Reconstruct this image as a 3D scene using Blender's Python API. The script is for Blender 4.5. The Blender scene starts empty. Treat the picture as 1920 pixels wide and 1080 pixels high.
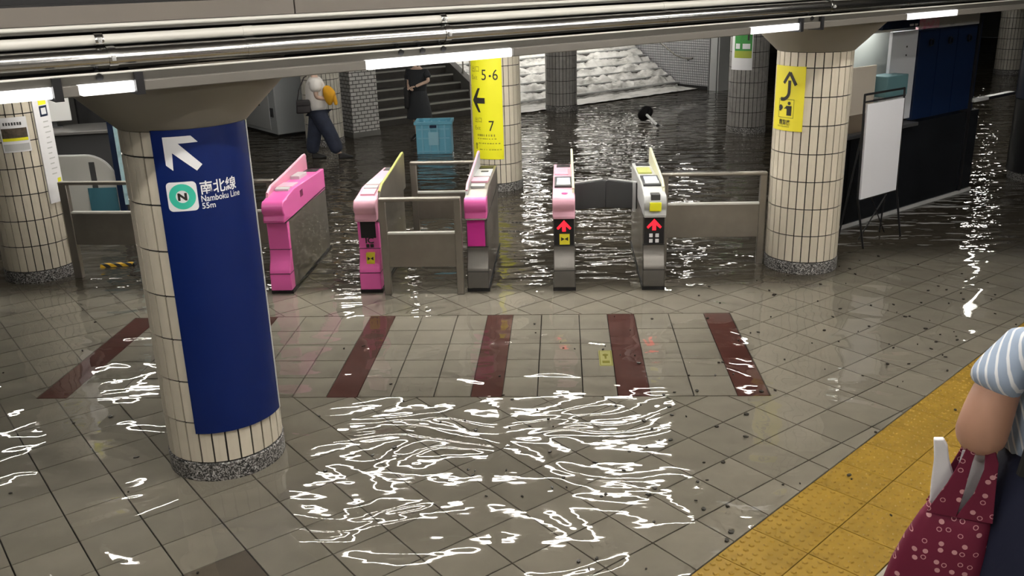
import bpy, bmesh, math, random
from mathutils import Vector, Matrix
random.seed(7)
sin, cos, rad, pi = math.sin, math.cos, math.radians, math.pi
sc = bpy.context.scene
col = sc.collection

# ------------------------------------------------------------------ camera
F_PX, PITCH, ROLL, YAW, CAM_H = 1734.25, rad(18.672), rad(-1.682), rad(-3.402), 3.0
fw = Vector((sin(YAW)*cos(PITCH), cos(YAW)*cos(PITCH), -sin(PITCH)))
rt0 = Vector((cos(YAW), -sin(YAW), 0)); up0 = rt0.cross(fw)
rt = cos(ROLL)*rt0 + sin(ROLL)*up0
up = -sin(ROLL)*rt0 + cos(ROLL)*up0
cd = bpy.data.cameras.new('camera'); cam = bpy.data.objects.new('camera', cd); col.objects.link(cam)
cd.sensor_width = 36.0; cd.lens = F_PX*36/1920; cd.clip_start = 0.05; cd.clip_end = 200
m = Matrix((rt, up, -fw)).transposed().to_4x4(); m.translation = (0, 0, CAM_H)
cam.matrix_world = m
sc.camera = cam

# ------------------------------------------------------------------ world + view
w = bpy.data.worlds.new('world'); sc.world = w; w.use_nodes = True
w.node_tree.nodes['Background'].inputs[0].default_value = (0.9, 0.95, 1, 1)
w.node_tree.nodes['Background'].inputs[1].default_value = 0.02
sc.view_settings.view_transform = 'Standard'; sc.view_settings.look = 'None'
sc.view_settings.exposure = 1.1; sc.view_settings.gamma = 1.0
sc.view_settings.use_curve_mapping = False
TUBE = 22.0         # concourse fluorescent tubes
TUBE_HIGH = 58.0    # tubes of unseen high lamps, most added to brighten the view
TROUGH = 1.3        # lamp covers along the beam

cy = sc.cycles
cy.max_bounces = 4; cy.diffuse_bounces = 2; cy.glossy_bounces = 2; cy.transmission_bounces = 2; cy.transparent_max_bounces = 6
cy.use_adaptive_sampling = True; cy.adaptive_threshold = 0.1; cy.adaptive_min_samples = 12; cy.light_sampling_threshold = 0.02
cy.caustics_reflective = False; cy.caustics_refractive = False

# ------------------------------------------------------------------ frames
PHI = rad(90-49.52)                       # station grid, relative to the gate line
EB = Vector((cos(PHI), sin(PHI), 0)); EA = Vector((-sin(PHI), cos(PHI), 0))
def S(b, a, z=0.0): return EB*b + EA*a + Vector((0, 0, z))
YB = rad(42.755)
YD = Vector((sin(YB), cos(YB), 0)); YN = Vector((cos(YB), -sin(YB), 0))   # tactile strip direction / normal

# ------------------------------------------------------------------ materials
MATS = {}
def nd(nt, t, **k):
    n = nt.nodes.new(t)
    for a, v in k.items(): setattr(n, a, v)
    return n
def mat(name, c, rough=0.5, metal=0.0, var=0.0, scale=6.0, objvar=0.0, bump=0.0, bscale=60.0, emit=0.0, alpha=None, spec=0.5, coat=0.0, c2=None, trans=0.0):
    if name in MATS: return MATS[name]
    m = bpy.data.materials.new(name); m.use_nodes = True; nt = m.node_tree
    b = nt.nodes['Principled BSDF']
    c4 = (*c, 1)
    b.inputs['Base Color'].default_value = c4
    b.inputs['Roughness'].default_value = rough; b.inputs['Metallic'].default_value = metal
    b.inputs['Specular IOR Level'].default_value = spec
    b.inputs['Coat Weight'].default_value = coat; b.inputs['Coat Roughness'].default_value = 0.08
    b.inputs['Transmission Weight'].default_value = trans
    if alpha is not None: b.inputs['Alpha'].default_value = alpha
    if emit: b.inputs['Emission Color'].default_value = c4; b.inputs['Emission Strength'].default_value = emit
    last = None
    if var or c2:
        tc = nd(nt, 'ShaderNodeTexCoord'); no = nd(nt, 'ShaderNodeTexNoise')
        no.inputs['Scale'].default_value = scale; no.inputs['Detail'].default_value = 3; no.inputs['Roughness'].default_value = 0.65
        nt.links.new(tc.outputs['Object'], no.inputs['Vector'])
        mx = nd(nt, 'ShaderNodeMix', data_type='RGBA')
        rp = nd(nt, 'ShaderNodeMapRange'); rp.inputs[1].default_value = 0.3; rp.inputs[2].default_value = 0.7
        nt.links.new(no.outputs['Fac'], rp.inputs[0]); nt.links.new(rp.outputs[0], mx.inputs[0])
        d = c2 or tuple(max(0, x*(1-var)) for x in c)
        mx.inputs[6].default_value = c4; mx.inputs[7].default_value = (*d, 1)
        last = mx.outputs[2]
    if objvar:
        oi = nd(nt, 'ShaderNodeObjectInfo'); mr = nd(nt, 'ShaderNodeMapRange')
        mr.inputs[3].default_value = 1-objvar; mr.inputs[4].default_value = 1+objvar
        nt.links.new(oi.outputs['Random'], mr.inputs[0])
        mu = nd(nt, 'ShaderNodeMix', data_type='RGBA', blend_type='MULTIPLY'); mu.inputs[0].default_value = 1
        if last: nt.links.new(last, mu.inputs[6])
        else: mu.inputs[6].default_value = c4
        nt.links.new(mr.outputs[0], mu.inputs[7]); last = mu.outputs[2]
    if last: nt.links.new(last, b.inputs['Base Color'])
    if bump:
        tc = nd(nt, 'ShaderNodeTexCoord'); no = nd(nt, 'ShaderNodeTexNoise'); no.inputs['Scale'].default_value = bscale
        bp = nd(nt, 'ShaderNodeBump'); bp.inputs['Strength'].default_value = bump; bp.inputs['Distance'].default_value = 0.01
        nt.links.new(tc.outputs['Object'], no.inputs['Vector']); nt.links.new(no.outputs['Fac'], bp.inputs['Height'])
        nt.links.new(bp.outputs['Normal'], b.inputs['Normal'])
    MATS[name] = m
    return m

M_TILE = mat('glazed_cream_tile', (0.66, 0.60, 0.49), 0.28, var=0.10, scale=3, objvar=0.07)
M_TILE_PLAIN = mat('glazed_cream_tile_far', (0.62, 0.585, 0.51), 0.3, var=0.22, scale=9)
M_TILE_DIM = mat('glazed_tile_dimmed', (0.33, 0.315, 0.30), 0.3, var=0.25, scale=9)  # greyer, darker tile colour standing in for dim light on two far columns
M_GROUT = mat('dark_grout', (0.03, 0.028, 0.026), 0.9)
M_FLOORBASE = mat('floor_grout', (0.03, 0.027, 0.023), 0.85, var=0.4)
M_FTILE = mat('floor_stone_tile', (0.425, 0.39, 0.325), 0.42, var=0.2, scale=2.2, objvar=0.06, bump=0.08, bscale=220)
M_FTILE_DK = mat('brown_stone_tile', (0.19, 0.16, 0.125), 0.45, var=0.2, scale=3)
M_RED = mat('red_brown_tile', (0.145, 0.045, 0.036), 0.42, var=0.25, scale=3)
M_YEL = mat('tactile_yellow', (0.36, 0.215, 0.016), 0.5, var=0.22, scale=4, objvar=0.05)
M_CAP = mat('painted_capital', (0.255, 0.23, 0.19), 0.55, var=0.08, scale=2)
M_STEEL = mat('brushed_stainless', (0.40, 0.37, 0.33), 0.34, metal=0.85, var=0.18, scale=3)
M_STEEL_D = mat('dark_stainless', (0.20, 0.19, 0.175), 0.38, metal=0.8, var=0.2, scale=3)
M_PINK = mat('pink_plastic', (0.84, 0.14, 0.46), 0.35, coat=0.3)
M_PINKL = mat('pale_pink_plastic', (0.86, 0.46, 0.58), 0.4, coat=0.2)
M_MAG = mat('magenta_panel', (0.80, 0.035, 0.40), 0.4)
M_WHITE = mat('white_plastic', (0.78, 0.78, 0.77), 0.4)
M_GREYL = mat('light_grey_plastic', (0.50, 0.51, 0.51), 0.45)
M_GREYD = mat('dark_grey_plastic', (0.06, 0.062, 0.065), 0.4)
M_BLACK = mat('black_plastic', (0.012, 0.012, 0.014), 0.35)
M_BLACKM = mat('black_matte', (0.012, 0.012, 0.013), 0.8)
M_SIGNB = mat('sign_blue', (0.002, 0.013, 0.105), 0.42, spec=0.3)
M_SIGNY = mat('sign_yellow', (0.86, 0.83, 0.02), 0.45)
M_SIGNY2 = mat('sign_yellow_warm', (0.80, 0.70, 0.04), 0.45)
M_PRINTW = mat('print_white', (0.80, 0.80, 0.82), 0.5)
M_PRINTK = mat('print_black', (0.02, 0.018, 0.015), 0.5)
M_PRINTG = mat('print_olive', (0.30, 0.28, 0.02), 0.5)
M_TEAL = mat('line_teal', (0.045, 0.53, 0.38), 0.45)
M_NAVY = mat('navy_board', (0.004, 0.014, 0.05), 0.35)
M_DARKWALL = mat('dark_gloss_wall', (0.012, 0.014, 0.018), 0.22, var=0.4, scale=2)
M_LIME = mat('lime_edge', (0.52, 0.55, 0.16), 0.4)
M_CREAMFIN = mat('cream_fin', (0.72, 0.70, 0.52), 0.4)
M_CEIL = mat('ceiling_paint', (0.10, 0.098, 0.092), 0.8)
M_WALLG = mat('grey_wall', (0.17, 0.165, 0.155), 0.7, var=0.15, scale=1)
M_FASCIA = mat('fascia_panel', (0.15, 0.132, 0.113), 0.5, var=0.08, scale=2)
M_DUCT = mat('painted_duct', (0.085, 0.08, 0.07), 0.4, metal=0.3)
M_CHROME = mat('galvanised_pipe', (0.55, 0.55, 0.54), 0.2, metal=1.0, var=0.12, scale=4)
M_PIPEW = mat('cream_pipe', (0.62, 0.61, 0.57), 0.3)
M_TEALBOX = mat('teal_box', (0.12, 0.25, 0.28), 0.5)
M_BEIGE = mat('beige_board', (0.66, 0.59, 0.50), 0.5)
M_CRATE = mat('crate_blue', (0.15, 0.43, 0.58), 0.35)
M_SKIN = mat('skin', (0.52, 0.29, 0.20), 0.5, var=0.08, scale=8)
M_SKINL = mat('skin_pale', (0.60, 0.42, 0.33), 0.5)
M_HAIR = mat('dark_hair', (0.012, 0.009, 0.008), 0.5, bump=0.6, bscale=120)
M_SHIRTW = mat('white_cotton', (0.76, 0.73, 0.70), 0.85, bump=0.25, bscale=25)
M_DENIM = mat('navy_denim', (0.03, 0.038, 0.068), 0.85, var=0.35, scale=8)
M_DRESS = mat('charcoal_cloth', (0.018, 0.02, 0.024), 0.85, bump=0.3, bscale=20)
M_NAVYC = mat('navy_cloth', (0.006, 0.009, 0.032), 0.85, bump=0.2, bscale=30)
M_LEATHER = mat('black_leather', (0.02, 0.016, 0.018), 0.4)
M_MUSTARD = mat('mustard_cloth', (0.72, 0.36, 0.015), 0.8, bump=0.4, bscale=30)
M_PAPER = mat('white_paper', (0.80, 0.80, 0.84), 0.7)

def emission(name, c, s):
    m = bpy.data.materials.new(name); m.use_nodes = True; nt = m.node_tree
    nt.nodes.remove(nt.nodes['Principled BSDF'])
    e = nd(nt, 'ShaderNodeEmission'); e.inputs[0].default_value = (*c, 1); e.inputs[1].default_value = s
    nt.links.new(e.outputs[0], nt.nodes['Material Output'].inputs[0]); return m
M_TUBE = emission('fluorescent_tube_light', (1.0, 0.96, 0.88), TUBE)
M_TUBEH = emission('added_high_tube_light', (1.0, 0.95, 0.87), TUBE_HIGH)
M_TROUGHL = emission('lit_lamp_cover', (1.0, 0.98, 0.95), TROUGH)
M_LEDRED = emission('red_led', (1.0, 0.012, 0.02), 1.6)
M_SCREEN = emission('lit_screen', (0.62, 0.66, 0.85), 0.85)

def custom(name):
    m = bpy.data.materials.new(name); m.use_nodes = True; return m, m.node_tree, m.node_tree.nodes['Principled BSDF']
def ramp(nt, stops):
    r = nd(nt, 'ShaderNodeValToRGB'); e = r.color_ramp.elements
    while len(e) < len(stops): e.new(0.5)
    for q, (p, c) in zip(e, stops): q.position = p; q.color = (*c, 1)
    return r
# speckled terrazzo of the column bases
M_GRANITE, nt, b = custom('speckled_granite')
tc = nd(nt, 'ShaderNodeTexCoord'); vo = nd(nt, 'ShaderNodeTexVoronoi'); vo.inputs['Scale'].default_value = 130
r = ramp(nt, [(0.0, (0.015, 0.015, 0.015)), (0.35, (0.10, 0.095, 0.09)), (0.6, (0.32, 0.31, 0.30)), (0.9, (0.55, 0.54, 0.54))]); r.color_ramp.interpolation = 'CONSTANT'
nt.links.new(tc.outputs['Object'], vo.inputs['Vector']); sp = nd(nt, 'ShaderNodeSeparateColor')
nt.links.new(vo.outputs['Color'], sp.inputs[0]); nt.links.new(sp.outputs[0], r.inputs[0]); nt.links.new(r.outputs[0], b.inputs['Base Color']); b.inputs['Roughness'].default_value = 0.4
# small square mosaic / brick faced walls
def brickmat(name, c1, c2, mo, bw, bh, gap, scale=1.0, offset=0.0, coord='Object', axis='XZ'):
    m, nt, b = custom(name)
    tc = nd(nt, 'ShaderNodeTexCoord'); se = nd(nt, 'ShaderNodeSeparateXYZ'); cb = nd(nt, 'ShaderNodeCombineXYZ'); ad = nd(nt, 'ShaderNodeMath', operation='ADD')
    br = nd(nt, 'ShaderNodeTexBrick'); br.offset = offset
    nt.links.new(tc.outputs[coord], se.inputs[0])
    nt.links.new(se.outputs['X'], ad.inputs[0]); nt.links.new(se.outputs['Y'], ad.inputs[1])
    if axis == 'XY': nt.links.new(se.outputs['X'], cb.inputs[0]); nt.links.new(se.outputs['Y'], cb.inputs[1])
    else: nt.links.new(ad.outputs[0], cb.inputs[0]); nt.links.new(se.outputs['Z'], cb.inputs[1])
    nt.links.new(cb.outputs[0], br.inputs['Vector'])
    br.inputs['Color1'].default_value = (*c1, 1); br.inputs['Color2'].default_value = (*c2, 1); br.inputs['Mortar'].default_value = (*mo, 1)
    br.inputs['Scale'].default_value = scale; br.inputs['Mortar Size'].default_value = gap; br.inputs['Brick Width'].default_value = bw; br.inputs['Row Height'].default_value = bh
    br.inputs['Mortar Smooth'].default_value = 0.1
    nt.links.new(br.outputs['Color'], b.inputs['Base Color']); b.inputs['Roughness'].default_value = 0.35
    return m
M_MOSAIC = brickmat('white_mosaic_wall', (0.52, 0.52, 0.53), (0.45, 0.45, 0.47), (0.10, 0.10, 0.11), 0.065, 0.065, 0.008)
M_BRICKW = brickmat('white_brick_tile_wall', (0.58, 0.57, 0.55), (0.50, 0.49, 0.47), (0.09, 0.085, 0.08), 0.14, 0.075, 0.009, offset=0.5)
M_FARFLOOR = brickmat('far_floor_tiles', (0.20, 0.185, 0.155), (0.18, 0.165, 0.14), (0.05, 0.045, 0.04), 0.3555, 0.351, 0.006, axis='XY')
# hazard tape
M_HAZ, nt, b = custom('hazard_tape')
tc = nd(nt, 'ShaderNodeTexCoord'); wv = nd(nt, 'ShaderNodeTexWave'); wv.bands_direction = 'DIAGONAL'; wv.inputs['Scale'].default_value = 5
r = ramp(nt, [(0.0, (0.02, 0.02, 0.02)), (0.5, (0.75, 0.45, 0.02))]); r.color_ramp.interpolation = 'CONSTANT'
nt.links.new(tc.outputs['Object'], wv.inputs['Vector']); nt.links.new(wv.outputs['Fac'], r.inputs[0]); nt.links.new(r.outputs[0], b.inputs['Base Color'])
# striped blouse: pale blue with thin white stripes
M_STRIPE, nt, b = custom('striped_blouse')
tc = nd(nt, 'ShaderNodeTexCoord'); wv = nd(nt, 'ShaderNodeTexWave'); wv.bands_direction = 'X'; wv.inputs['Scale'].default_value = 10.5; wv.inputs['Distortion'].default_value = 0.4; wv.inputs['Detail'].default_value = 0
r = ramp(nt, [(0.0, (0.34, 0.42, 0.55)), (0.78, (0.34, 0.42, 0.55)), (0.9, (0.78, 0.80, 0.83))])
mp = nd(nt, 'ShaderNodeMapping'); mp.inputs['Rotation'].default_value = (0, 0.5, 0.6)
nt.links.new(tc.outputs['Object'], mp.inputs[0]); nt.links.new(mp.outputs[0], wv.inputs['Vector']); nt.links.new(wv.outputs['Fac'], r.inputs[0]); nt.links.new(r.outputs[0], b.inputs['Base Color']); b.inputs['Roughness'].default_value = 0.85
# maroon bag printed with pink dots and rings
M_BAG, nt, b = custom('maroon_dotted_cloth')
tc = nd(nt, 'ShaderNodeTexCoord'); vo = nd(nt, 'ShaderNodeTexVoronoi', voronoi_dimensions='2D'); vo.inputs['Scale'].default_value = 26; vo.inputs['Randomness'].default_value = 0.75
mp = nd(nt, 'ShaderNodeMapping'); mp.inputs['Rotation'].default_value = (pi/2, 0, 0)
nt.links.new(tc.outputs['Object'], mp.inputs[0]); nt.links.new(mp.outputs[0], vo.inputs['Vector'])
se = nd(nt, 'ShaderNodeSeparateColor'); nt.links.new(vo.outputs['Color'], se.inputs[0])
dot = nd(nt, 'ShaderNodeMath', operation='LESS_THAN'); dot.inputs[1].default_value = 0.22; nt.links.new(vo.outputs['Distance'], dot.inputs[0])
hole = nd(nt, 'ShaderNodeMath', operation='LESS_THAN'); hole.inputs[1].default_value = 0.15; nt.links.new(vo.outputs['Distance'], hole.inputs[0])
isr = nd(nt, 'ShaderNodeMath', operation='LESS_THAN'); isr.inputs[1].default_value = 0.5; nt.links.new(se.outputs[0], isr.inputs[0])
hm = nd(nt, 'ShaderNodeMath', operation='MULTIPLY'); nt.links.new(hole.outputs[0], hm.inputs[0]); nt.links.new(isr.outputs[0], hm.inputs[1])
sb = nd(nt, 'ShaderNodeMath', operation='SUBTRACT'); nt.links.new(dot.outputs[0], sb.inputs[0]); nt.links.new(hm.outputs[0], sb.inputs[1])
on = nd(nt, 'ShaderNodeMath', operation='LESS_THAN'); on.inputs[1].default_value = 0.8; nt.links.new(se.outputs[1], on.inputs[0])
fm = nd(nt, 'ShaderNodeMath', operation='MULTIPLY'); nt.links.new(sb.outputs[0], fm.inputs[0]); nt.links.new(on.outputs[0], fm.inputs[1])
mx = nd(nt, 'ShaderNodeMix', data_type='RGBA'); mx.inputs[6].default_value = (0.155, 0.006, 0.035, 1); mx.inputs[7].default_value = (0.62, 0.32, 0.34, 1)
nt.links.new(fm.outputs[0], mx.inputs[0]); nt.links.new(mx.outputs[2], b.inputs['Base Color']); b.inputs['Roughness'].default_value = 0.75
# flood water
def watermat():
    m = bpy.data.materials.new('flood_water'); m.use_nodes = True; nt = m.node_tree
    nt.nodes.remove(nt.nodes['Principled BSDF']); L = nt.links.new
    tc = nd(nt, 'ShaderNodeTexCoord'); se = nd(nt, 'ShaderNodeSeparateXYZ'); L(tc.outputs['Object'], se.inputs[0])
    def mr(src, a, b_, c, d, smooth=True):
        n = nd(nt, 'ShaderNodeMapRange'); n.interpolation_type = 'SMOOTHSTEP' if smooth else 'LINEAR'
        for i, v in zip((1, 2, 3, 4), (a, b_, c, d)): n.inputs[i].default_value = v
        L(src, n.inputs[0]); return n.outputs[0]
    def math2(op, a, b_):
        n = nd(nt, 'ShaderNodeMath', operation=op)
        for i, v in enumerate((a, b_)):
            if isinstance(v, (int, float)): n.inputs[i].default_value = v
            else: L(v, n.inputs[i])
        return n.outputs[0]
    def noise(scale, detail, rough, sx, sy, dist=0.0, off=0.0):
        mp = nd(nt, 'ShaderNodeMapping'); mp.inputs['Scale'].default_value = (sx, sy, 1); mp.inputs['Location'].default_value = (off, off*1.7, 0)
        L(tc.outputs['Object'], mp.inputs[0])
        n = nd(nt, 'ShaderNodeTexNoise'); n.inputs['Scale'].default_value = scale; n.inputs['Detail'].default_value = detail
        n.noise_dimensions = '2D'; n.inputs['Roughness'].default_value = rough; n.inputs['Distortion'].default_value = dist; L(mp.outputs[0], n.inputs['Vector']); return n.outputs['Fac']
    yy = math2('SUBTRACT', se.outputs['Y'], mr(se.outputs['X'], 2.3, 3.4, 0.0, 1.1))
    deep = mr(yy, 8.4, 9.3, 0.0, 1.0)
    # long lazy swell of the thin film, choppy ripples past the gates
    calm = noise(1.3, 0.8, 0.45, 0.85, 1.3, 1.0)
    chop = noise(2.4, 1.5, 0.5, 0.75, 2.0, 0.0, 3.1)
    fine = noise(11.0, 1.0, 0.5, 0.7, 1.3, 0.0, 9.0)
    patch = mr(noise(0.55, 1.0, 0.5, 1, 1, 0, 5.0), 0.42, 0.62, 0.6, 1.0)
    h1 = math2('MULTIPLY', math2('MULTIPLY', calm, 0.030), patch)
    h2 = math2('MULTIPLY', math2('ADD', math2('MULTIPLY', chop, 0.042), math2('MULTIPLY', fine, 0.0045)), deep)
    hf = math2('MULTIPLY', math2('MULTIPLY', fine, 0.0006), patch)
    h = math2('ADD', math2('ADD', h1, h2), hf)
    bp = nd(nt, 'ShaderNodeBump'); bp.inputs['Strength'].default_value = 1.0; bp.inputs['Distance'].default_value = 1.0; L(h, bp.inputs['Height'])
    fr = nd(nt, 'ShaderNodeFresnel'); fr.inputs['IOR'].default_value = 1.33; L(bp.outputs['Normal'], fr.inputs['Normal'])
    gl = nd(nt, 'ShaderNodeBsdfGlossy'); gl.inputs['Roughness'].default_value = 0.015; gl.inputs['Color'].default_value = (1, 1, 1, 1); L(bp.outputs['Normal'], gl.inputs['Normal'])
    tr = nd(nt, 'ShaderNodeBsdfTransparent'); tr.inputs['Color'].default_value = (0.97, 0.97, 0.95, 1)
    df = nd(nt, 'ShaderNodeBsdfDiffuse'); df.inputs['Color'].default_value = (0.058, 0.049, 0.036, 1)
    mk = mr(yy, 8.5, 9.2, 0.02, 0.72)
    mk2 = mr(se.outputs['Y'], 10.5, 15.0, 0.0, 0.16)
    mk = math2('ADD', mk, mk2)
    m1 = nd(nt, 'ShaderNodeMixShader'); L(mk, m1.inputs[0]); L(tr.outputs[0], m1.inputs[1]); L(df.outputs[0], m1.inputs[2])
    m2 = nd(nt, 'ShaderNodeMixShader'); L(fr.outputs[0], m2.inputs[0]); L(m1.outputs[0], m2.inputs[1]); L(gl.outputs[0], m2.inputs[2])
    L(m2.outputs[0], nt.nodes['Material Output'].inputs[0]); return m
M_WATER = watermat()
# white water on the stairs
M_FOAM, nt, b = custom('white_water')
tc = nd(nt, 'ShaderNodeTexCoord'); no = nd(nt, 'ShaderNodeTexNoise'); no.inputs['Scale'].default_value = 2.6; no.inputs['Detail'].default_value = 8; no.inputs['Roughness'].default_value = 0.7
mp = nd(nt, 'ShaderNodeMapping'); mp.inputs['Scale'].default_value = (0.7, 1.4, 1.6)
r = ramp(nt, [(0.28, (0.12, 0.12, 0.11)), (0.38, (0.45, 0.445, 0.42)), (0.5, (0.76, 0.75, 0.72)), (0.75, (0.88, 0.87, 0.85))])
nt.links.new(tc.outputs['Object'], mp.inputs[0]); nt.links.new(mp.outputs[0], no.inputs['Vector']); nt.links.new(no.outputs['Fac'], r.inputs[0]); nt.links.new(r.outputs[0], b.inputs['Base Color']); b.inputs['Roughness'].default_value = 0.35

# ------------------------------------------------------------------ builders
class MB:
    def __init__(s): s.v = []; s.f = []
    def add(s, vs, fs):
        o = len(s.v); s.v += [tuple(x) for x in vs]; s.f += [tuple(i+o for i in f) for f in fs]; return s
    def box(s, x0, x1, y0, y1, z0, z1):
        return s.add([(x0,y0,z0),(x1,y0,z0),(x1,y1,z0),(x0,y1,z0),(x0,y0,z1),(x1,y0,z1),(x1,y1,z1),(x0,y1,z1)],
                     [(3,2,1,0),(4,5,6,7),(0,1,5,4),(1,2,6,5),(2,3,7,6),(3,0,4,7)])
    def prism(s, poly, a, b, axis='x'):
        # poly: list of 2D points; axis x -> (y,z), y -> (x,z), z -> (x,y)
        n = len(poly)
        def P(p, t): return (t,p[0],p[1]) if axis=='x' else ((p[0],t,p[1]) if axis=='y' else (p[0],p[1],t))
        vs = [P(p,a) for p in poly]+[P(p,b) for p in poly]
        fs = [tuple(range(n))[::-1], tuple(range(n,2*n))]+[(i,(i+1)%n,n+(i+1)%n,n+i) for i in range(n)]
        return s.add(vs, fs)
    def cyl(s, p0, p1, r0, r1=None, n=16, caps=True):
        p0, p1 = Vector(p0), Vector(p1); r1 = r0 if r1 is None else r1
        d = (p1-p0).normalized(); u = d.orthogonal().normalized(); w_ = d.cross(u)
        vs = [p0+(u*cos(t)+w_*sin(t))*r0 for t in [2*pi*i/n for i in range(n)]]+[p1+(u*cos(t)+w_*sin(t))*r1 for t in [2*pi*i/n for i in range(n)]]
        fs = [(i,(i+1)%n,n+(i+1)%n,n+i) for i in range(n)]
        if caps: fs += [tuple(range(n))[::-1], tuple(range(n,2*n))]
        return s.add(vs, fs)
    def lathe(s, prof, n=32, c=(0,0)):
        vs = [(c[0]+r_*cos(2*pi*i/n), c[1]+r_*sin(2*pi*i/n), z) for r_, z in prof for i in range(n)]
        fs = [(k*n+i, k*n+(i+1)%n, (k+1)*n+(i+1)%n, (k+1)*n+i) for k in range(len(prof)-1) for i in range(n)]
        fs += [tuple(range(n))[::-1], tuple(range((len(prof)-1)*n, len(prof)*n))]
        return s.add(vs, fs)
    def tube(s, pts, r_, n=10):
        for a, b_ in zip(pts, pts[1:]): s.cyl(a, b_, r_, n=n)
        return s
    def patch(s, r0, r1, t0, t1, z0, z1, n=12):
        # slab bent round the z axis; angle 0 = -y, positive towards +x
        vs = []; fs = []
        for i in range(n+1):
            t = t0+(t1-t0)*i/n
            for r_ in (r0, r1):
                for z in (z0, z1): vs.append((r_*sin(t), -r_*cos(t), z))
        for i in range(n):
            a = 4*i; b_ = a+4
            fs += [(a+2,b_+2,b_+3,a+3),(a,a+1,b_+1,b_),(a+1,a+3,b_+3,b_+1),(a,b_,b_+2,a+2)]
        fs += [(0,2,3,1),(4*n,4*n+1,4*n+3,4*n+2)]
        return s.add(vs, fs)
    def mesh(s, name, m, smooth=False):
        me = bpy.data.meshes.new(name); me.from_pydata(s.v, [], s.f); me.update()
        bm = bmesh.new(); bm.from_mesh(me); bmesh.ops.recalc_face_normals(bm, faces=bm.faces); bm.to_mesh(me); bm.free()
        me.materials.append(m)
        if smooth:
            for p in me.polygons: p.use_smooth = True
            me.set_sharp_from_angle(angle=rad(38))
        return me
    def build(s, name, m, parent=None, smooth=False, bevel=0, loc=None, rotz=None):
        return obj(name, s.mesh(name, m, smooth or bevel > 0), parent, bevel, loc, rotz)
def obj(name, me, parent=None, bevel=0, loc=None, rotz=None):
    o = bpy.data.objects.new(name, me); col.objects.link(o)
    if parent: o.parent = parent
    if bevel:
        b_ = o.modifiers.new('bevel', 'BEVEL'); b_.width = bevel; b_.segments = 2; b_.limit_method = 'ANGLE'
    if loc is not None: o.location = loc
    if rotz is not None: o.rotation_euler.z = rotz
    return o
def box(name, m, parent, *d, bevel=0): return MB().box(*d).build(name, m, parent, bevel=bevel)
def tag(o, label, cat, group=None):
    o['label'] = label; o['category'] = cat
    if group: o['group'] = group
    return o
def thing(name, label, cat, loc=(0,0,0), rotz=0.0, group=None):
    o = bpy.data.objects.new(name, None); col.objects.link(o); o.empty_display_size = 0.1
    o.location = loc; o.rotation_euler.z = rotz
    return tag(o, label, cat, group)
def struct(o): o['kind'] = 'structure'; return o
def stuff(o): o['kind'] = 'stuff'; return o
def sroot(name, label, cat, b_=0, a_=0, z=0, group=None): return thing(name, label, cat, S(b_, a_, z), PHI, group)

# flat print: shapes drawn in (u, v) metres, cut into slices and wrapped on a cylinder or laid on a plane
def text2d(s, size, x=0, y=0, align='LEFT', squeeze=1.0, bold=0.0):
    c = bpy.data.curves.new('t', 'FONT'); c.body = s; c.size = size; c.align_x = align; c.resolution_u = 3; c.offset = bold
    o = bpy.data.objects.new('t', c); col.objects.link(o)
    dg = bpy.context.evaluated_depsgraph_get(); dg.update()
    me = o.evaluated_get(dg).to_mesh()
    vs = [(v.co.x*squeeze+x, v.co.y+y) for v in me.vertices]; fs = [tuple(p.vertices) for p in me.polygons]
    bpy.data.objects.remove(o); bpy.data.curves.remove(c)
    return vs, fs
def merge(*parts):
    V, Fs = [], []
    for v, f in parts:
        k = len(V); V += v; Fs += [tuple(i+k for i in q) for q in f]
    return V, Fs
def poly(*p): return list(p), [tuple(range(len(p)))]
def rect(x0, y0, x1, y1): return poly((x0,y0),(x1,y0),(x1,y1),(x0,y1))
def rrect(x0, y0, x1, y1, r_, n=6):
    p = []
    for cx, cy, a in ((x1-r_,y1-r_,0),(x0+r_,y1-r_,90),(x0+r_,y0+r_,180),(x1-r_,y0+r_,270)):
        p += [(cx+r_*cos(rad(a+90*i/n)), cy+r_*sin(rad(a+90*i/n))) for i in range(n+1)]
    return poly(*p)
def disc(x, y, r_, n=28): return poly(*[(x+r_*cos(2*pi*i/n), y+r_*sin(2*pi*i/n)) for i in range(n)])
def ring(x, y, r0, r1, n=32):
    v = [(x+r_*cos(2*pi*i/n), y+r_*sin(2*pi*i/n)) for r_ in (r0, r1) for i in range(n)]
    return v, [(i, (i+1)%n, n+(i+1)%n, n+i) for i in range(n)]
def frame(x0, y0, x1, y1, t): return merge(rect(x0,y0,x1,y0+t), rect(x0,y1-t,x1,y1), rect(x0,y0+t,x0+t,y1-t), rect(x1-t,y0+t,x1,y1-t))
def printed(name, shape, m, parent, mapper, slices=0.0):
    me = bpy.data.meshes.new(name); me.from_pydata([(x, y, 0) for x, y in shape[0]], [], shape[1])
    bm = bmesh.new(); bm.from_mesh(me)
    if slices:
        xs = [v.co.x for v in bm.verts]; x = math.floor(min(xs)/slices)*slices+slices
        while x < max(xs):
            bmesh.ops.bisect_plane(bm, geom=bm.verts[:]+bm.edges[:]+bm.faces[:], plane_co=(x,0,0), plane_no=(1,0,0)); x += slices
    for v in bm.verts: v.co = mapper(v.co.x, v.co.y)
    bm.to_mesh(me); bm.free(); me.materials.append(m)
    return obj(name, me, parent)
def wrapper(r_, t0):   # u measured along the arc from angle t0, v = height
    return lambda u, v: Vector((r_*sin(t0+u/r_), -r_*cos(t0+u/r_), v))

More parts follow.
